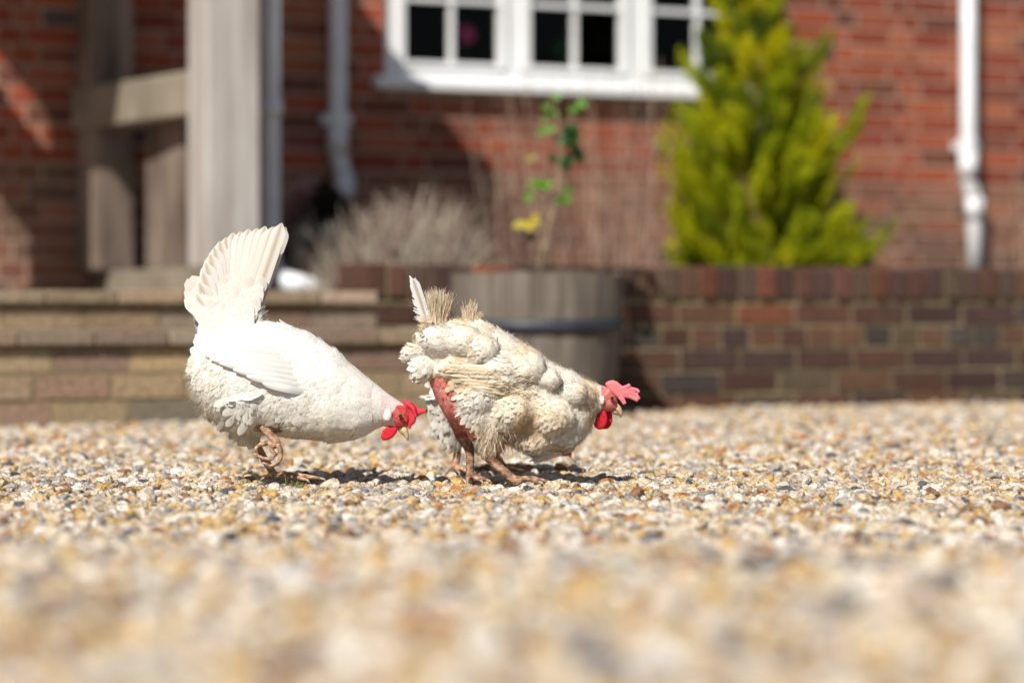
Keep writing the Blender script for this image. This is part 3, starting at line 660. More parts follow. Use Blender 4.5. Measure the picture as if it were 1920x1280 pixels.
class Feathers:
    def __init__(s): s.V = []; s.F = []; s.C = []; s.NV = {}; s.n = 0
    def vane(s, root, d, nrm, L, W, col, sn=None, nj=.10, bend=0.15, cup=0.15, nl=4, tipcol=None, rach=None, shape=0.75, camber=0.0, ragged=0.0):
        d = d.normalized(); nrm = (nrm - d * nrm.dot(d)).normalized(); sd = d.cross(nrm); k = s.n; nc = 5
        if sn is not None: sn = sn + Vector((random.gauss(0, nj), random.gauss(0, nj), random.gauss(0, nj)))
        for i in range(nl + 1):
            n1 = nl - max(2, nl // 3); tz = 1 - min(.32, .62 * W / L)
            t = tz * i / n1 if i <= n1 else tz + (1 - tz) * math.sin(math.pi / 2 * (i - n1) / (nl - n1))
            wv = W * 0.5 * min(1, .35 + t * 1.4) * (1.0 if i <= n1 else math.sqrt(max(0.02, 1 - ((t - tz) / (1.004 - tz)) ** 2)))
            if ragged: wv *= random.uniform(1 - ragged, 1)
            for j in range(nc):
                q = (j - 2) / 2
                tt = t - 0.03 * q * q * (1 if i else 0)
                p = root + d * L * tt + nrm * (L * bend * math.sin(t * math.pi * .62) - cup * wv * q * q) + sd * (wv * q + camber * L * t * t)
                s.V.append(p)
                if sn is not None: s.NV[k + i * nc + j] = sn + d * .10 + sd * q * .22
                c = col if not tipcol else tuple(lerp(a, b, t ** 1.5) for a, b in zip(col, tipcol))
                if rach and j == 2: c = rach
                s.C.append(c)
        for i in range(nl):
            for j in range(nc - 1):
                s.F.append((k + i * nc + j, k + i * nc + j + 1, k + (i + 1) * nc + j + 1, k + (i + 1) * nc + j))
        s.n += (nl + 1) * nc
    def strand(s, root, d, L, wd, col, curl=0.3, seg=3, nrm=None, tip=None, sn=None):
        d = d.normalized(); sv = d.cross(nrm or sn or Vector(rng.normal(size=3))).normalized(); jn = (sn + Vector((random.gauss(0, .16), random.gauss(0, .16), random.gauss(0, .16)))) if sn is not None else None; k = s.n; p = Vector(root); b = Vector((random.gauss(0, 1), random.gauss(0, 1), random.gauss(0, 1))) * curl
        for i in range(seg + 1):
            t = i / seg; w_ = wd * (1 - 0.75 * t); s.V += [p - sv * w_, p + sv * w_]; c = col if not tip else tuple(lerp(a, bb, t) for a, bb in zip(col, tip)); s.C += [c, c]
            d = (d + b / seg).normalized(); p = p + d * (L / seg)
        for i in range(seg): s.F.append((k + 2 * i, k + 2 * i + 1, k + 2 * i + 3, k + 2 * i + 2))
        if jn is not None:
            for i in range(2 * (seg + 1)): s.NV[k + i] = jn
        s.n += 2 * (seg + 1)
    def build(s, name, mat, parent):
        mb = MB(); mb.v = [tuple(v) for v in s.V]; mb.f = s.F; mb.c = s.C
        if not s.NV: return mb.build(name, mat, parent, True)
        V = np.array([tuple(v) for v in s.V]); Fa = np.array(s.F); Nv = np.zeros((len(V), 3)); ks = np.array(list(s.NV.keys())); Nv[ks] = [tuple(v) for v in s.NV.values()]
        g_ = np.cross(V[Fa[:, 2]] - V[Fa[:, 0]], V[Fa[:, 3]] - V[Fa[:, 1]]); flip = (g_ * Nv[Fa[:, 0]]).sum(1) < 0; Fa[flip] = Fa[flip][:, ::-1]; mb.f = Fa.tolist()
        o = mb.build(name, mat, parent, True); Nv /= np.linalg.norm(Nv, axis=1)[:, None] + 1e-9; o.data.normals_split_custom_set_from_vertices(Nv.tolist()); return o
def sampler(me):
    me.calc_loop_triangles(); nt_ = len(me.loop_triangles)
    tri = np.empty(nt_ * 3, dtype=np.int32); me.loop_triangles.foreach_get('vertices', tri); tri = tri.reshape(-1, 3)
    co = np.empty(len(me.vertices) * 3, dtype=np.float32); me.vertices.foreach_get('co', co); co = co.reshape(-1, 3)
    a, b, c = co[tri[:, 0]], co[tri[:, 1]], co[tri[:, 2]]; nr = np.cross(b - a, c - a); ar = np.linalg.norm(nr, axis=1); nr /= ar[:, None] + 1e-12
    no = np.empty(len(me.vertices) * 3, dtype=np.float32); me.vertices.foreach_get('normal', no); no = no.reshape(-1, 3)
    cdf = np.cumsum(ar) / ar.sum()
    def f(n_):
        i = np.minimum(np.searchsorted(cdf, rng.random(n_)), len(cdf) - 1); u = rng.random(n_); v = rng.random(n_); m_ = u + v > 1; u[m_] = 1 - u[m_]; v[m_] = 1 - v[m_]
        p = a[i] + (b[i] - a[i]) * u[:, None] + (c[i] - a[i]) * v[:, None]
        nn = no[tri[i, 0]] + no[tri[i, 1]] + no[tri[i, 2]]; nn /= np.linalg.norm(nn, axis=1)[:, None] + 1e-9
        return p, nn
    return f
def spaced(P, Nn, rad):      # keep points at least rad(p) apart, so feathers shingle evenly
    cell = 0.004; grid = {}; out = []
    for p, nn in zip(P, Nn):
        p = Vector(p); r_ = rad(p); k = (int(p.x // cell), int(p.y // cell), int(p.z // cell)); m_ = int(r_ // cell) + 1; ok = True
        for i in range(-m_, m_ + 1):
            for j in range(-m_, m_ + 1):
                for l in range(-m_, m_ + 1):
                    for q in grid.get((k[0] + i, k[1] + j, k[2] + l), ()):
                        if (q - p).length_squared < r_ * r_: ok = False; break
                    if not ok: break
                if not ok: break
            if not ok: break
        if ok: grid.setdefault(k, []).append(p); out.append((p, Vector(nn)))
    return out
def flow_fn(hen, samples):
    A = np.array(samples, dtype=float)
    def f(p, q):
        dd = (A[:, 0] - p) ** 2 + (A[:, 1] - q) ** 2 + 60; w_ = 1 / dd ** 1.6; d = (A[:, 2:4] * w_[:, None]).sum(0)
        return Vector((d[0], 0, -d[1])).normalized()
    return f
def inpoly(x, y, poly):
    nx_ = noise.noise((x * .09, y * .09, 1.7)) * 7; ny_ = noise.noise((x * .09, y * .09, 8.2)) * 7; x += nx_; y += ny_
    c = False; n_ = len(poly); j = n_ - 1
    for i in range(n_):
        if ((poly[i][1] > y) != (poly[j][1] > y)) and x < (poly[j][0] - poly[i][0]) * (y - poly[i][1]) / (poly[j][1] - poly[i][1]) + poly[i][0]: c = not c
        j = i
    return c
def pillow(mb, hen, outline, w0, th, wf=None, inset=0.72):
    cx = sum(p[0] for p in outline) / len(outline); cy = sum(p[1] for p in outline) / len(outline); n_ = len(outline); vs = []
    wf = wf or (lambda x, y: 0.0)
    for sgn, sc_ in ((1, inset), (1, 1.0), (-1, 1.0), (-1, inset)):
        for (x, y) in outline:
            xx, yy = cx + (x - cx) * sc_, cy + (y - cy) * sc_
            vs.append(hen.P(xx, yy, w0 + wf(xx, yy) + sgn * th * (1.0 if sc_ < 1 else 0.45)))
    fs = [(r * n_ + i, r * n_ + (i + 1) % n_, (r + 1) * n_ + (i + 1) % n_, (r + 1) * n_ + i) for r in range(3) for i in range(n_)]
    k = len(vs); vs += [hen.P(cx, cy, w0 + wf(cx, cy) + th), hen.P(cx, cy, w0 + wf(cx, cy) - th)]
    fs += [((i + 1) % n_, i, k) for i in range(n_)] + [(3 * n_ + i, 3 * n_ + (i + 1) % n_, k + 1) for i in range(n_)]
    mb.add(vs, fs)
def clawset(hen):
    for b, d in hen.claws:
        mb = MB(); mb.tube([b - d * 0.002, b + d * 0.005 + Vector((0, 0, -.001)), b + d * 0.010 + Vector((0, 0, -.005))], [0.0028, 0.002, 0.0006], 6, (0.42, 0.33, 0.26))
        mb.build('claw', M['beak'], hen.root, True)
def surf(h, bv, x, y, side):
    o_ = h.P(x, y, side * 0.4); hit = bv.ray_cast(o_, Vector((0, -side, 0))); return (hit[0].y - h.y, hit[1]) if hit[0] else (side * .01, Vector((0, side, 0)))
LEG = (0.62, 0.40, 0.26); LEGD = (0.19, 0.10, 0.06)
def legcol(p, dirt=0.5):
    t = noise.noise(p * 130) * 0.35 + 0.5 + .08 * math.sin(p.z * 1500 + 3 * noise.noise(p * 60)); t = min(1, max(0, (t - 0.5 + dirt * .5) * 3)); return tuple(lerp(a, b, t) for a, b in zip(LEG, LEGD))
def eyes(hen, px, py, wd, r=0.0042):
    for sg in (-1, 1):
        mb = MB(); c = hen.P(px, py, sg * wd); mb.ball(c, r, 14, 9, (0.30, 0.10, 0.02)); mb.ball(c + Vector((0, sg * r * .55, 0)), r * .62, 12, 8, (0.005, 0.004, 0.004)); mb.build('eye', M['eye'], hen.root, True)

# ---- hen one: clean white, fanned tail, one foot lifted
H = Hen(5.52, 'hen', 'clean white hen with tall fanned tail and one foot lifted', 520); H.claws = []
BODY1 = [(364, 655, 360, 668, .010), (378, 632, 355, 708, .040), (402, 614, 363, 748, .060), (440, 602, 388, 785, .074), (490, 598, 432, 806, .083), (540, 605, 500, 819, .086), (590, 626, 570, 826, .082), (635, 656, 630, 833, .073),
         (675, 691, 672, 827, .058), (706, 717, 699, 811, .042), (730, 736, 716, 802, .031), (750, 749, 729, 803, .024), (764, 760, 742, 806, .020), (771, 778, 752, 806, .014), (768, 794, 758, 805, .007)]
H.loft(BODY1)
H.body.tube([H.P(455, 640), H.P(432, 600), H.P(425, 560)], [0.045, 0.033, 0.018], 16, flat=0.8)
H.limb([(430, 740, .035), (452, 790, .038), (468, 822, .038), (478, 836, .036)], [.055, .036, .017, .0085])           # far thigh, standing
H.limb([(472, 826, .037), (490, 858, .034), (508, 886, .032), (514, 896, .030)], [.0088, .0078, .0074, .0078])
ank = H.P(514, 897, .030); ank.z = 0.017
for e, r in (((602, 897, .012), 0.0052), ((575, 903, -.022), 0.005), ((566, 893, .075), 0.005), ((492, 903, .04), 0.0045)):
    q = H.P(*e); q.z = 0.012; H.toe(ank, q, r, 0.003)
H.limb([(470, 745, -.038), (480, 785, -.042), (488, 797, -.044)], [.052, .032, .011])                                # near thigh, lifted foot
H.limb([(486, 790, -.046), (504, 806, -.050), (520, 822, -.052), (525, 830, -.052)], [.0090, .0080, .0075, .0078])
for pts in ([(525, 829), (531, 842), (531, 856), (524, 866), (512, 871), (503, 866)], [(522, 828), (512, 838), (520, 850), (513, 858), (498, 857), (486, 850)], [(520, 826), (505, 828), (492, 831), (484, 838), (486, 848)], [(524, 832), (516, 835), (511, 830)]):
    ww = [-.060, -.052, -.046, -.050][len(H.claws) % 4]
    H.body.tube([H.P(x, y, ww - i * .001) for i, (x, y) in enumerate(pts)], [.0055 - .0004 * i for i in range(len(pts))], 8)
    a, b = H.P(*pts[-2], ww), H.P(*pts[-1], ww); H.claws.append((b, (b - a).normalized()))
me = fuse(H.body, 0.0019, 3)
NRM = [v.normal.copy() for v in me.vertices]; DISP = []
for v in me.vertices:
    x, y = H.px(v.co)
    if y < 825 and x < 700: DISP.append((v.index, v.co + NRM[v.index] * (0.0045 * (0.4 - noise.voronoi(Vector((v.co.x * 14, v.co.y * 14, v.co.z * 22)) + .3 * noise.noise_vector(v.co * 40))[0][0] ** 1.5))))
for i_, c_ in DISP: me.vertices[i_].co = c_
me.update(); samp = sampler(me)
def face1(x, y): return ((x - 753) / 17) ** 2 + ((y - 782) / 24) ** 2 < 1 + .5 * noise.noise((x * .12, y * .12, 2)) or (x > 738 and y > 800) or x > 768
def legmask1(x, y, w_): return (y > 838 or (y > 792 and 478 < x < 545 and w_ < -0.030) or (y > 828 and x < 520))
def col1(p):
    x, y = H.px(p); w_ = p.y - H.y
    if face1(x, y): return tuple(lerp(a, b, min(1, max(0, noise.noise(p * 220) + .25))) for a, b in zip((0.56, 0.045, 0.045), (0.66, 0.22, 0.20)))
    if x > 716 and y > 740: return (0.76, 0.62, 0.60)
    if legmask1(x, y, w_): return legcol(p, 0.35)
    return (0.78, 0.75, 0.70)
paint(me, col1); bvh = BVHTree.FromPolygons([v.co for v in me.vertices], [tuple(p.vertices) for p in me.polygons])
add_obj('body', me, M['hide'], H.root)
fl = flow_fn(H, [(720, 765, -.72, -.55), (690, 780, -.85, -.35), (660, 720, -.85, -.45), (600, 660, -.9, -.42), (540, 640, -.96, -.2), (480, 620, -.85, -.4), (430, 610, -.4, -.9), (395, 640, -.4, -.8), (370, 690, -.85, .3), (375, 740, -.75, .6), (420, 780, -.6, .75), (470, 790, -.5, .85), (520, 800, -.9, .45), (600, 815, -.98, .15), (660, 815, -.97, -.1), (560, 740, -.96, .25), (620, 750, -.95, .12), (480, 720, -.97, .22), (430, 700, -.95, .3)])
WHT = (0.79, 0.78, 0.755)
F = Feathers()
P_, N_ = samp(26000)
for p, nn in spaced(P_, N_, lambda p: lerp(.0068, .0042, min(1, max(0, (H.px(p)[0] - 630) / 90)))):
    x, y = H.px(p); w_ = p.y - H.y
    if legmask1(x, y, w_) or face1(x, y) or y > 836: continue
    d = fl(x, y); d = (d - nn * d.dot(nn))
    if d.length < .1: continue
    d = d.normalized() + Vector((random.gauss(0, .04), random.gauss(0, .04), random.gauss(0, .04)))
    neck = min(1.3, max(0, (x - 630) / 90)); rear = x < 410 and y > 660
    L = lerp(0.034, 0.014, neck) * random.uniform(.92, 1.08); W = L * lerp(0.58, 0.48, neck)
    if x < 450 and y > 690: L *= .75; W *= .7
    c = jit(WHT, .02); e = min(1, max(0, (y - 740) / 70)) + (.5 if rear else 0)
    c = tuple(a * lerp(1, b, min(1, e)) for a, b in zip(c, (1.05, 0.99, 0.87)))  # belly beige stands in for warm gravel bounce; rear fluff is cream itself
    if random.random() < math.exp(-((x - 710) / 9) ** 2 - ((y - 762) / 30) ** 2): c = (0.76, lerp(.48, .68, random.random()), lerp(.54, .70, random.random()))
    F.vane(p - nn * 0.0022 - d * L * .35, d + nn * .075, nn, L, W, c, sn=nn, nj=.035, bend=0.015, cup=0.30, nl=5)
for _ in range(24):       # longer loose feathers over flank and thigh
    x = random.uniform(420, 640); y = random.uniform(735, 792) + max(0, (x - 560) * .25); side = random.choice((-1, 1)); ws, ns = surf(H, bvh, x, y, side); d = fl(x, y) + Vector((0, 0, random.gauss(0, .12))); d = d - ns * d.dot(ns)
    F.vane(H.P(x, y, ws) - ns * .001, d.normalized() + ns * random.uniform(.02, .07), ns, random.uniform(.035, .055), random.uniform(.010, .016), jit((.76, .73, .67), .03), sn=ns, nj=.05, bend=.03, cup=.4, nl=6)
F.build('plumage', M['feather'], H.root)
# soft fluff at rear and thigh
F = Feathers(); P_, N_ = samp(42000)
for p, nn in zip(P_, N_):
    p = Vector(p); nn = Vector(nn); x, y = H.px(p); w_ = p.y - H.y
    wgt = 0.4 if (x < 440 and y > 668) or (y > 775 and x < 500) else (0.22 if y > 720 and x < 640 else 0.05)
    if random.random() > wgt or (x > 716 and y > 735) or legmask1(x, y, w_) or y > 845: continue
    d = fl(x, y); d = d - nn * d.dot(nn); d = d + nn * .22 + Vector((random.gauss(0, .2), random.gauss(0, .2), random.gauss(0, .2)))
    F.strand(p, d, random.uniform(.009, .019), .00055, jit(random.choice([(.84, .79, .69), (.85, .82, .75), (.80, .72, .60)]), .05), .5, sn=nn)
F.build('fluff', M['down'], H.root)
def wing(hen, bv, roots, tips, widths, cols, lift=0.004, name='wing', rag=0.0, cams=None):
    for side in (-1, 1):
        F = Feathers()
        for i, (r_, t_) in enumerate(zip(roots, tips)):
            steps = 9; w0, n0 = surf(hen, bv, *r_, side); k = F.n; W = widths[i] if hasattr(widths, '__len__') else widths; lf = lift + 0.0011 * (len(roots) - i)
            prev = None
            for j in range(steps + 1):
                t = j / steps; x = lerp(r_[0], t_[0], t); y = lerp(r_[1], t_[1], t) + 10 * math.sin(math.pi * t) * (cams or 0)
                ws, ns = surf(hen, bv, x, y, side); ws = side * max(abs(ws), abs(w0) * (1 - t) * .6)
                prev = ws if prev is None else side * max(abs(ws), abs(prev) - 0.009)
                c = hen.P(x, y, prev + side * lerp(-.004, lf, min(1, max(0, t * 2.6 - .35)))); d = (hen.P(*t_) - hen.P(*r_)).normalized(); ud = Vector((0, 1, 0)).cross(d).normalized()
                wv = W * .5 * min(1, .45 + t * 1.5) * (1.0 if t < .75 else math.sqrt(max(0.02, 1 - ((t - .75) / .26) ** 2)))
                for q in (-1, -.5, 0, .5, 1):
                    F.V.append(c + ud * wv * q * (random.uniform(1 - rag, 1)) - Vector((0, side, 0)) * abs(q) ** 2 * .0016); cc = cols[i % len(cols)]
                    F.C.append(cc if q else tuple(min(.9, a * 1.02) for a in cc))
            for j in range(steps):
                for q in range(4): F.F.append((k + j * 5 + q, k + j * 5 + q + 1, k + (j + 1) * 5 + q + 1, k + (j + 1) * 5 + q))
            F.n = len(F.V)
        F.build(name, M['feather'], hen.root)
wr = [(596, 738), (604, 728), (608, 718), (610, 708), (608, 698), (602, 690), (594, 682), (584, 676), (574, 670), (562, 664)]
wt = [(500, 716), (470, 703), (445, 691), (420, 680), (400, 671), (388, 664), (386, 659), (398, 653), (410, 648), (425, 645)]
wing(H, bvh, wr, wt, [.014] * 4 + [.017] * 3 + [.022] * 3, [(.765, .755, .73), (.74, .73, .705)], lift=.004)
# tail fan
F = Feathers()
tips = [(530, 418), (514, 425), (499, 424), (484, 428), (468, 429), (453, 434), (439, 436), (426, 445), (415, 452), (405, 464), (397, 477), (389, 493), (383, 510), (377, 530), (372, 552)]
for side in (-1, 1):
    for i, (tx, ty) in enumerate(tips):
        t = i / (len(tips) - 1); r0 = H.P(lerp(462, 408, t), lerp(618, 640, t), side * .012); dtx = tx + (3 if side > 0 else 0); tp = H.P(dtx, ty + (6 if side > 0 else 0), side * (0.020 + .006 * t))
        d = tp - r0; L = d.length
        F.vane(r0, d, Vector((0.25 - .4 * t, side, 0)), L, random.uniform(.031, .036) if i else .027, jit((.61, .56, .50), .07), sn=Vector((0, side, .25)), nj=.05, bend=.02, cup=.04, nl=12, tipcol=(.70, .67, .63), rach=(.47, .37, .27))
        # pale edges of the next feather
for side in (-1, 1):
    for i in range(150):
        t = random.random(); fr = random.uniform(.05, .50) * (1 - .25 * (1 - t)); ang = lerp(R(74), R(120), t); rr = 250 * fr + 26
        cx, cy = lerp(462, 405, t), lerp(632, 655, t); tipx, tipy = cx + math.cos(ang) * rr, cy - math.sin(ang) * rr
        tipx = max(tipx, 353); q_ = .030 - .018 * fr; Lc = random.uniform(.040, .065); dd = Vector((math.cos(ang), 0, math.sin(ang)))
        tp = H.P(tipx, tipy, side * q_); F.vane(tp - dd * Lc - Vector((0, side * .006, 0)), dd * Lc + Vector((0, side * .006, 0)), Vector((0, side, .15)), Lc, random.uniform(.020, .028), tuple(lerp(a, b, min(1, fr * 2)) for a, b in zip((.72, .70, .67), (.66, .61, .54))), sn=Vector((0, side, .3)), nj=.12, bend=.03, cup=.2, nl=6)
# shell-like coverts on the rear edge
    for i in range(26):
        y = lerp(545, 680, (i + random.random()) / 26); x = 372 - 14 * math.sin((y - 540) / 130 * math.pi) * .8 + random.uniform(0, 22)
        root = H.P(x + 22, y + 26, side * random.uniform(.004, .03)); tp = H.P(x, y, side * random.uniform(.004, .026)); F.vane(root, tp - root, Vector((-.5, side, .1)), .034, .020, jit((.71, .70, .69), .03), sn=Vector((-.6, side, .2)), bend=.05, cup=.3, nl=6)
for _ in range(900):       # soft fluff where the tail leaves the back
    t = random.random(); x = lerp(492, 440, t ** 1.5) + random.gauss(0, 3); y = lerp(606, 566, random.random()) + (4 if x < 470 else 0); sd_ = random.choice((-1, 1))
    F.strand(H.P(x - 6, y + 8, sd_ * random.uniform(0, .024)), Vector((random.gauss(.35, .3), random.gauss(0, .3), 1)), random.uniform(.010, .022), .0007, jit((.74, .72, .68), .04), .4, 3, sn=Vector((0, sd_, .4)))
F.build('tail', M['feather'], H.root)
# head parts
mb = MB()
pillow(mb, H, [(753, 748), (766, 750), (777, 757), (787, 764), (803, 768), (801, 773), (790, 776), (781, 782), (779, 792), (772, 798), (769, 806), (764, 800), (766, 786), (764, 770), (757, 760)], -0.002, .0045, lambda x, y: -0.01 * max(0, (x - 765) / 40), .6)
mb.tube([H.P(766, 756, -.006), H.P(776, 766, -.012), H.P(781, 782, -.014)], [.006, .005, .0025], 8)
mc = fuse(mb, .0011, 3); paint(mc, lambda p: (0.60, 0.04, 0.065)); add_obj('comb', mc, M['comb'], H.root)
for sg in (-1, 1):
    mb = MB(); pillow(mb, H, [(728, 797), (738, 799), (746, 802), (743, 812), (736, 820), (726, 825), (717, 825), (714, 818), (718, 806)], sg * .010, .0035, None, .7); mc = fuse(mb, .0011, 3); paint(mc, lambda p: (0.64, 0.02, 0.035)); add_obj('wattle', mc, M['comb'], H.root)
    mb = MB(); mb.ball(H.P(727, 777, sg * .0245), (.0085, .004, .0115)); mb.c = [(0.82, .78, .76)] * len(mb.v); mb.build('ear_lobe', M['hide'], H.root, True)
eyes(H, 751, 778, .0225)
mb = MB(); mb.tube([H.P(755, 797), H.P(759, 808), H.P(763, 818), H.P(765, 826)], [.0085, .0065, .004, .001], 10, (0.66, .50, .28)); mb.tube([H.P(748, 799), H.P(752, 808), H.P(758, 817)], [.006, .0045, .001], 8, (0.58, .42, .24)); mb.build('beak', M['beak'], H.root, True)
clawset(H)

# ---- hen two: scruffy, matted, red bare rear
H = Hen(5.50, 'hen', 'scruffy cream hen with matted feathers and bare red rear patch', 910); H.claws = []
BODY2 = [(786, 640, 784, 652, .012), (800, 618, 800, 706, .045), (828, 602, 818, 755, .062), (862, 596, 838, 790, .074), (905, 599, 872, 815, .082), (945, 618, 925, 828, .086), (990, 644, 975, 836, .086), (1030, 672, 1025, 849, .080),
         (1065, 691, 1066, 850, .068), (1093, 706, 1092, 830, .052), (1115, 716, 1108, 798, .036), (1130, 719, 1118, 780, .026), (1146, 724, 1128, 776, .021), (1157, 740, 1140, 774, .017), (1160, 755, 1150, 772, .011), (1160, 764, 1154, 771, .006)]
H.loft(BODY2)
for a in ((778, 662, 21, -.03), (797, 690, 26, -.04), (800, 640, 22, .0), (830, 640, 34, -.05), (870, 640, 36, -.055), (1030, 712, 22, -.062), (990, 690, 34, -.066), (940, 700, 36, -.070), (900, 745, 40, -.066), (960, 770, 42, -.068), (1040, 780, 40, -.056), (1070, 740, 30, -.045), (1000, 820, 30, -.045), (850, 690, 26, -.055), (905, 655, 32, -.06), (1095, 745, 22, -.028), (1060, 815, 30, -.03), 
          (778, 665, 20, .03), (800, 690, 26, .04), (900, 700, 40, .06), (980, 750, 40, .06), (1040, 780, 38, .05)): H.puff(a[0], a[1], a[2], a[3], .75)
H.limb([(900, 760, -.040), (915, 815, -.046), (922, 838, -.048), (912, 850, -.048)], [.050, .033, .021, .011])     # near leg
H.limb([(908, 846, -.048), (930, 868, -.050), (955, 890, -.050), (975, 904, -.048)], [.0105, .0092, .0085, .0088])
H.limb([(872, 770, .035), (876, 810, .036), (876, 832, .036)], [.042, .026, .014])                                 # far leg
H.limb([(874, 826, .036), (881, 852, .032), (881, 880, .028), (880, 902, .024)], [.0120, .0085, .0078, .0085])
a = H.P(976, 905, -.048); a.z = .016; H.foot(a, 1, .5, .048); a = H.P(880, 903, .024); a.z = .016; H.foot(a, 1, .55, .045, yaw=-1.1)
me = fuse(H.body, 0.0019, 4)
RED = [(808, 702), (838, 704), (850, 718), (858, 738), (862, 762), (873, 782), (888, 798), (896, 812), (890, 826), (868, 822), (845, 808), (824, 792), (811, 770), (805, 735)]
NRM = [v.normal.copy() for v in me.vertices]; DISP = []
for v in me.vertices:
    x, y = H.px(v.co)
    if y < 838 and x < 1115 and not inpoly(x, y, RED):
        DISP.append((v.index, v.co + NRM[v.index] * (0.0070 * (0.35 - noise.voronoi(v.co * 21 + 0.25 * noise.noise_vector(v.co * 60))[0][0] ** 1.5)  )))
for i_, c_ in DISP: me.vertices[i_].co = c_
me.update(); samp = sampler(me)
def leg2(x, y, w_): return y > 851 or (y > 838 and x > 925 and x < 985) or (w_ > .012 and y > 812 and x < 900) or (x < 908 and y > 845)
def col2(p):
    x, y = H.px(p); w_ = p.y - H.y
    if x > 1122 and y > 712: return tuple(lerp(a, b, min(1, max(0, noise.noise(p * 200) + .3))) for a, b in zip((.60, .13, .12), (.66, .34, .30))) if x > 1127 else (.74, .64, .58)
    if inpoly(x, y, RED): t = min(1, max(0, noise.noise(p * 140) * .9 + .35 + max(0, (y - 785) / 45))); return (lerp(.70, .30, t), lerp(.24, .07, t), lerp(.20, .05, t))
    if leg2(x, y, w_): return legcol(p, .62 if w_ > 0 else .4)
    return (.76, .70, .60)
paint(me, col2); bvh = BVHTree.FromPolygons([v.co for v in me.vertices], [tuple(p.vertices) for p in me.polygons]); add_obj('body', me, M['hide'], H.root)
fl = flow_fn(H, [(1110, 750, -.85, -.2), (1080, 720, -.85, -.4), (1020, 690, -.9, -.35), (950, 650, -.92, -.3), (880, 620, -.9, -.25), (810, 620, -.7, -.6), (790, 660, -.95, .1), (800, 700, -.85, .4), (900, 700, -.97, .2), (980, 740, -.92, .35), (1060, 800, -.9, .25), (1010, 830, -.9, .3), (920, 800, -.45, .85), (925, 840, -.2, .9), (870, 790, -.5, .8)])
CR = (.79, .70, .56); TN = (.70, .55, .37); WT = (.82, .78, .71)
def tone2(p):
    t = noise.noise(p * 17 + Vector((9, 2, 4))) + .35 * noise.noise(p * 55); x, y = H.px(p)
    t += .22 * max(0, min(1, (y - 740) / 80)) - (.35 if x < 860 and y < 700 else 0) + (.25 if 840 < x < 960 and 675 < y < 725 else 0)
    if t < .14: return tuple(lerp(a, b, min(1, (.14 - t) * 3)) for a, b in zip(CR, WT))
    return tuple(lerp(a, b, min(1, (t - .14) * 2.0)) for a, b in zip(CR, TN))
F = Feathers(); P_, N_ = samp(26000)
for p, nn in spaced(P_, N_, lambda p: lerp(.0066, .0042, min(1, max(0, (H.px(p)[0] - 1050) / 60)))):
    x, y = H.px(p); w_ = p.y - H.y
    if leg2(x, y, w_) or (x > 1128) or inpoly(x, y, RED) or y > 846: continue
    d = fl(x, y); sw = Vector((noise.noise(p * 20), noise.noise(p * 20 + Vector((7, 0, 0))), noise.noise(p * 20 + Vector((0, 7, 0))))) * 1.1; d = d + sw; d = d - nn * d.dot(nn)
    if d.length < .1: continue
    neck = min(1, max(0, (x - 1050) / 60)); L = lerp(.032, .014, neck) * random.uniform(.75, 1.15)
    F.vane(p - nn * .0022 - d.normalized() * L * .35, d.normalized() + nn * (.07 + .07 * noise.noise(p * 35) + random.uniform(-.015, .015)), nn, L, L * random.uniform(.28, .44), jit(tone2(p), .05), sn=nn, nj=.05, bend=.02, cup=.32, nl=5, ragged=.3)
F.build('plumage', M['feather'], H.root)
F = Feathers(); P_, N_ = samp(55000)
for p, nn in zip(P_, N_):
    p = Vector(p); nn = Vector(nn); x, y = H.px(p); w_ = p.y - H.y
    red = inpoly(x, y, RED)
    if leg2(x, y, w_) or (x > 1127 and y > 714) or (red and random.random() > .03) or y > 848: continue
    d = fl(x, y); q = p * 34; sw = Vector((noise.noise(q), noise.noise(q + Vector((7, 0, 0))), noise.noise(q + Vector((0, 7, 0))))) * 1.6; d = d + sw; d = (d - nn * d.dot(nn)).normalized() + nn * random.uniform(.05, .30)
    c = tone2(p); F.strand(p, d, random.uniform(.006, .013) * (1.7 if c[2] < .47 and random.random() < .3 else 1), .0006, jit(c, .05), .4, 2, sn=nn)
for _ in range(110):       # frayed tufts hanging from flank and thigh
    x = random.uniform(900, 985); y = random.uniform(800, 838); ws, ns = surf(H, bvh, x, y, -1); F.strand(H.P(x, y, ws), Vector((random.gauss(-.1, .3), random.gauss(-.2, .2), -1)), random.uniform(.014, .032), .0006, jit(random.choice([WT, CR, TN]), .1), .3, 4)
F.build('fluff', M['down'], H.root)
# draggled wing
wr = [(975, 742), (985, 735), (990, 728), (992, 718), (990, 708), (985, 700), (978, 694), (972, 690)]
wt = [(905, 730), (885, 722), (868, 716), (850, 710), (836, 702), (828, 695), (826, 690), (836, 684)]
wing(H, bvh, wr, wt, [.008, .009, .009, .010, .009, .010, .010, .012], [(.68, .57, .40), (.74, .67, .55), (.60, .47, .31)], lift=.004, rag=.6)
F = Feathers()
for k in range(260):
    t = random.random(); i0 = random.uniform(0, 7); ia = int(i0); fr_ = i0 - ia; a_ = (lerp(wr[ia][0], wr[ia + 1][0], fr_), lerp(wr[ia][1], wr[ia + 1][1], fr_)); b_ = (lerp(wt[ia][0], wt[ia + 1][0], fr_), lerp(wt[ia][1], wt[ia + 1][1], fr_))
    x = lerp(a_[0] + 22, b_[0], t); y = lerp(a_[1], b_[1], t); ws, ns = surf(H, bvh, x, y, -1); dv_ = Vector((b_[0] - a_[0], 0, a_[1] - b_[1])).normalized()
    F.strand(H.P(x, y, ws - .007 - .004 * random.random()), dv_ + Vector((random.gauss(0, .12), random.gauss(-.02, .08), random.choice([-.5, .25, 0]) + random.gauss(0, .15))), random.uniform(.008, .018), .0006, jit(random.choice([CR, CR, TN, WT]), .08), .25, 3, sn=Vector((0, -1, .3)))
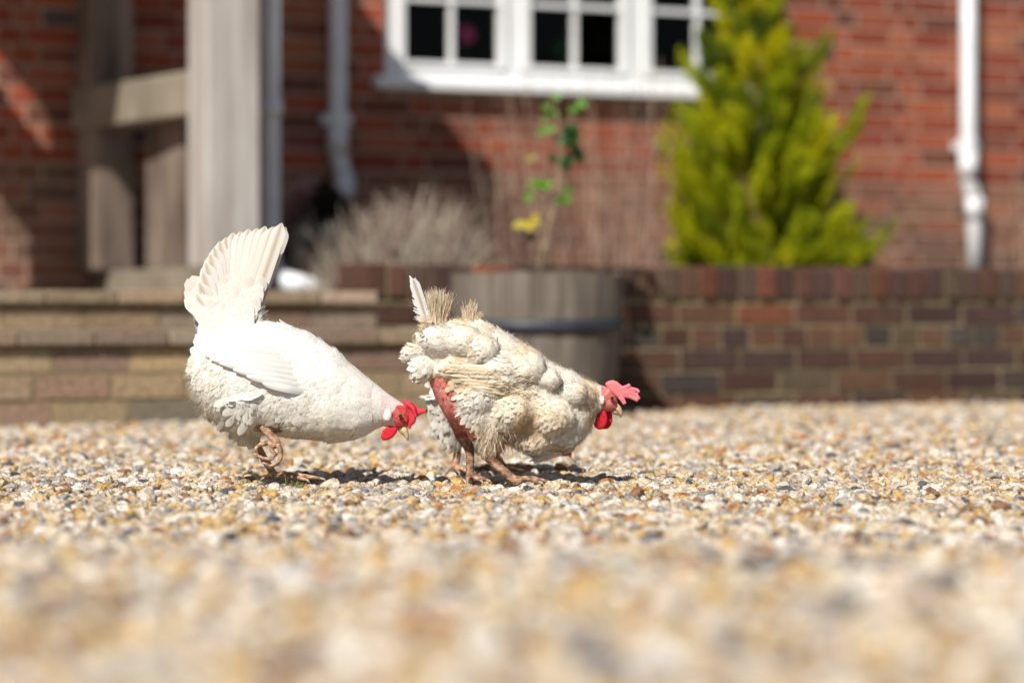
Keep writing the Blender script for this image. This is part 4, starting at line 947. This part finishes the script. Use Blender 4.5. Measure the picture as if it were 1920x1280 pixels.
F.build('wing_barbs', M['down'], H.root)
F = Feathers()
rt = H.P(800, 612, -.01)
fq0, fq1 = H.P(808, 622, -.012), H.P(775, 524, -.02); fqd = fq1 - fq0
F.vane(fq0, fqd, Vector((.2, -1, .1)), .104, .019, (.80, .78, .76), bend=.02, cup=.1, nl=12, rach=(.45, .38, .32))
for k in range(64):        # split barbs: long and combed apart on the left, short and neat on the right
    t = lerp(.12, .99, k / 64); b_ = fq0.lerp(fq1, t) + Vector((0, -.001, 0)); gap = (k // 5) % 2 * .12
    F.strand(b_, Vector((-1, 0, .45 - gap + .9 * t * t)), lerp(.026, .013, t) * random.uniform(.85, 1.1), .0017, jit((.82, .79, .76), .04), .08, 3, nrm=Vector((0, 1, 0)), sn=Vector((0, -1, .2)))
    F.strand(b_, Vector((.8, 0, 1.0)), .012 * (1.1 - .5 * t), .0009, (.80, .77, .73), .08, 3, nrm=Vector((0, 1, 0)), sn=Vector((0, -1, .2)))
for k in range(1500):      # bristly straw-coloured tail stub
    t = random.random(); u_ = random.gauss(0, .33); u_ = max(-1, min(1, u_)); r_ = H.P(lerp(806, 836, (u_ + 1) / 2) + random.uniform(-4, 4), 618 + random.uniform(-12, 10), random.uniform(-.02, .02)); tp = H.P(lerp(788, 848, (u_ + 1) / 2) + random.gauss(0, 5), 540 + abs(u_) * 10 + random.expovariate(1 / 12), random.uniform(-.02, .02))
    F.strand(r_, tp - r_, (tp - r_).length * random.uniform(.75, 1.08), .0007, jit(random.choice([(.66, .50, .31), (.76, .65, .48), (.52, .38, .25), (.82, .76, .64)]), .1), .22, 5)
for k in range(300):
    c = random.choice([(872, 590, 868, 572), (878, 592, 882, 557), (886, 592, 893, 566), (892, 594, 902, 580)]); r_ = H.P(c[0] + random.gauss(0, 3), c[1] + 10, .01); tp = H.P(c[2] + random.gauss(0, 3), c[3] + random.expovariate(1 / 10), .012); F.strand(r_, tp - r_, (tp - r_).length * random.uniform(.7, 1.05), .0007, jit(random.choice([(.70, .56, .38), (.80, .70, .54)]), .1), .18, 5)
for k in range(500):       # ragged fluff down the tail's left side
    t = random.random(); r_ = H.P(lerp(812, 800, t), lerp(600, 640, t), random.uniform(-.03, .0)); tp = H.P(lerp(778, 784, t) + random.uniform(0, 14), lerp(590, 622, t), random.uniform(-.03, 0)); F.strand(r_, tp - r_, random.uniform(.4, 1) * (tp - r_).length, .0008, jit(random.choice([(.72, .58, .40), (.80, .72, .58)]), .1), .4, 4)
F.build('tail', M['feather'], H.root)
# head parts
mb = MB()
pillow(mb, H, [(1134, 719), (1140, 714), (1148, 712), (1157, 715), (1165, 722), (1175, 728), (1178, 738), (1172, 745), (1164, 748), (1156, 744), (1148, 736), (1140, 728)], -.006, .0048, lambda x, y: -.012 * max(0, (x - 1140) / 40), .7)
for pts in ([(1168, 728), (1175, 725), (1181, 721)], [(1172, 731), (1184, 729), (1194, 731), (1198, 735)], [(1172, 735), (1186, 736), (1194, 742), (1198, 748)], [(1170, 740), (1182, 743), (1190, 747), (1195, 751)], [(1163, 744), (1168, 751), (1171, 757)]):
    mb.tube([H.P(x, y, -.014 - i * .002) for i, (x, y) in enumerate(pts)], [.0052, .0046, .0040, .0030][:len(pts)], 8)
mc = fuse(mb, .0011, 3); paint(mc, lambda p: (.80, .20, .22)); add_obj('comb', mc, M['comb'], H.root)
for sg in (-1, 1):
    dx = 0 if sg < 0 else 10
    mb = MB(); pillow(mb, H, [(1126 + dx, 768), (1134 + dx, 769), (1138 + dx, 776), (1139 + dx, 788), (1136 + dx, 798), (1130 + dx, 804), (1122 + dx, 805), (1115 + dx, 801), (1113 + dx, 794), (1118 + dx, 780)], sg * .009, .0034, None, .7); mc = fuse(mb, .0011, 3); paint(mc, lambda p: (0.58, 0.015, 0.03)); add_obj('wattle', mc, M['comb'], H.root)
    mb = MB(); mb.ball(H.P(1128, 749, sg * .0215), (.005, .003, .0085)); mb.c = [(0.80, .74, .72)] * len(mb.v); mb.build('ear_lobe', M['hide'], H.root, True)
eyes(H, 1147, 745, .0195)
mb = MB(); mb.tube([H.P(1152, 760), H.P(1160, 767), H.P(1164, 774), H.P(1164, 782)], [.0075, .0062, .0042, .001], 10, (0.60, .42, .26)); mb.tube([H.P(1148, 768), H.P(1154, 773), H.P(1160, 778)], [.0055, .004, .001], 8, (0.50, .34, .22)); mb.build('beak', M['beak'], H.root, True)
clawset(H)

# ---- hen three: mostly hidden behind hen two
H = Hen(5.86, 'hen', 'partly hidden cream hen behind the scruffy one, only legs and belly showing', 870, 890); H.claws = []
BODY3 = [(812, 690, 804, 700, .010), (826, 660, 808, 735, .045), (850, 650, 822, 775, .065), (890, 650, 850, 805, .078), (930, 665, 900, 822, .080), (970, 690, 960, 838, .076), (1005, 722, 1000, 858, .062), (1030, 760, 1020, 866, .042), (1048, 790, 1036, 862, .028), (1062, 812, 1050, 858, .022), (1072, 830, 1062, 858, .016), (1074, 842, 1068, 856, .008)]
H.loft(BODY3)
H.limb([(838, 740, -.035), (842, 790, -.038), (853, 822, -.038), (857, 832, -.038)], [.044, .030, .017, .010]); H.limb([(857, 828, -.038), (858, 850, -.036), (852, 888, -.034)], [.0095, .0080, .0078])
H.limb([(900, 790, .035), (915, 830, .036), (925, 848, .036)], [.045, .022, .010]); H.limb([(925, 846, .036), (938, 868, .034), (948, 884, .032)], [.009, .008, .008])
a = H.P(852, 889, -.034); a.z = .016; H.foot(a, 1, .5, .042, yaw=-.8); a = H.P(948, 886, .032); a.z = .016; H.foot(a, 1, .5, .045)
me = fuse(H.body, 0.0022, 3); samp = sampler(me)
def leg3(x, y, w_): return y > 866 or (y > 826 and x < 880) or (y > 846 and x < 950)
paint(me, lambda p: legcol(p, .3) if leg3(*H.px(p), 0) else ((.6, .06, .05) if H.px(p)[0] > 1054 else (.78, .73, .64))); add_obj('body', me, M['hide'], H.root)
fl = flow_fn(H, [(1030, 800, -.6, -.6), (950, 700, -.9, -.3), (850, 680, -.9, -.2), (830, 780, -.4, .8), (900, 810, -.8, .4), (980, 840, -.9, .1)])
F = Feathers(); P_, N_ = samp(4500)
for p, nn in zip(P_, N_):
    p = Vector(p); nn = Vector(nn); x, y = H.px(p)
    if leg3(x, y, 0) or x > 1050 or x < 815: continue
    d = fl(x, y) + Vector((random.gauss(0, .15),) * 3); d = d - nn * d.dot(nn)
    if d.length < .1: continue
    L = .028 * random.uniform(.7, 1.2); F.vane(p - nn * .002, d.normalized() + nn * random.uniform(.02, .15), nn, L, L * .55, jit(random.choice([(.80, .76, .68), (.82, .79, .74)]), .04), sn=nn, bend=.06, cup=.35)
for k in range(10):
    r_ = H.P(835 + k * 2, 672, random.uniform(-.02, .02)); tp = H.P(838 + k * 4.2, 625 - k * 1.5, random.uniform(-.02, .02)); F.vane(r_, tp - r_, Vector((0, -1, 0)), (tp - r_).length, .024, (.82, .78, .70), nl=7)
F.build('plumage', M['feather'], H.root)
mb = MB(); pillow(mb, H, [(1058, 806), (1070, 806), (1086, 818), (1084, 832), (1074, 834), (1064, 818)], 0, .004); mc = fuse(mb, .0012, 3); paint(mc, lambda p: (0.62, .04, .05)); add_obj('comb', mc, M['comb'], H.root)
mb = MB(); mb.tube([H.P(1070, 850), H.P(1077, 860), H.P(1080, 868)], [.007, .004, .001], 8, (0.62, .46, .28)); mb.build('beak', M['beak'], H.root, True); eyes(H, 1062, 836, .0195)
clawset(H)

# ---------------------------------------------------------------- small weeds between the stones
mb = MB()
for (px, py) in ((215, 934), (232, 930), (243, 928), (540, 916), (556, 918), (400, 928), (760, 905), (1180, 902), (470, 926), (78, 938)):
    y = CH * FPX / (py - HOR)
    for k in range(9):
        b_ = Vector(((px - 960) * y / FPX + random.gauss(0, .006), y + random.gauss(0, .006), 0.0)); leafquad(mb, b_, Vector((random.gauss(0, .7), random.gauss(0, .5), 1)), Vector((0, -1, .2)), random.uniform(.012, .024), .0022, jit(random.choice([(.10, .16, .04), (.16, .2, .06), (.2, .17, .08)]), .2))
tag(mb.build('weeds', M['leaf']), 'tiny green weed blades between the gravel stones', 'weeds', kind='stuff')
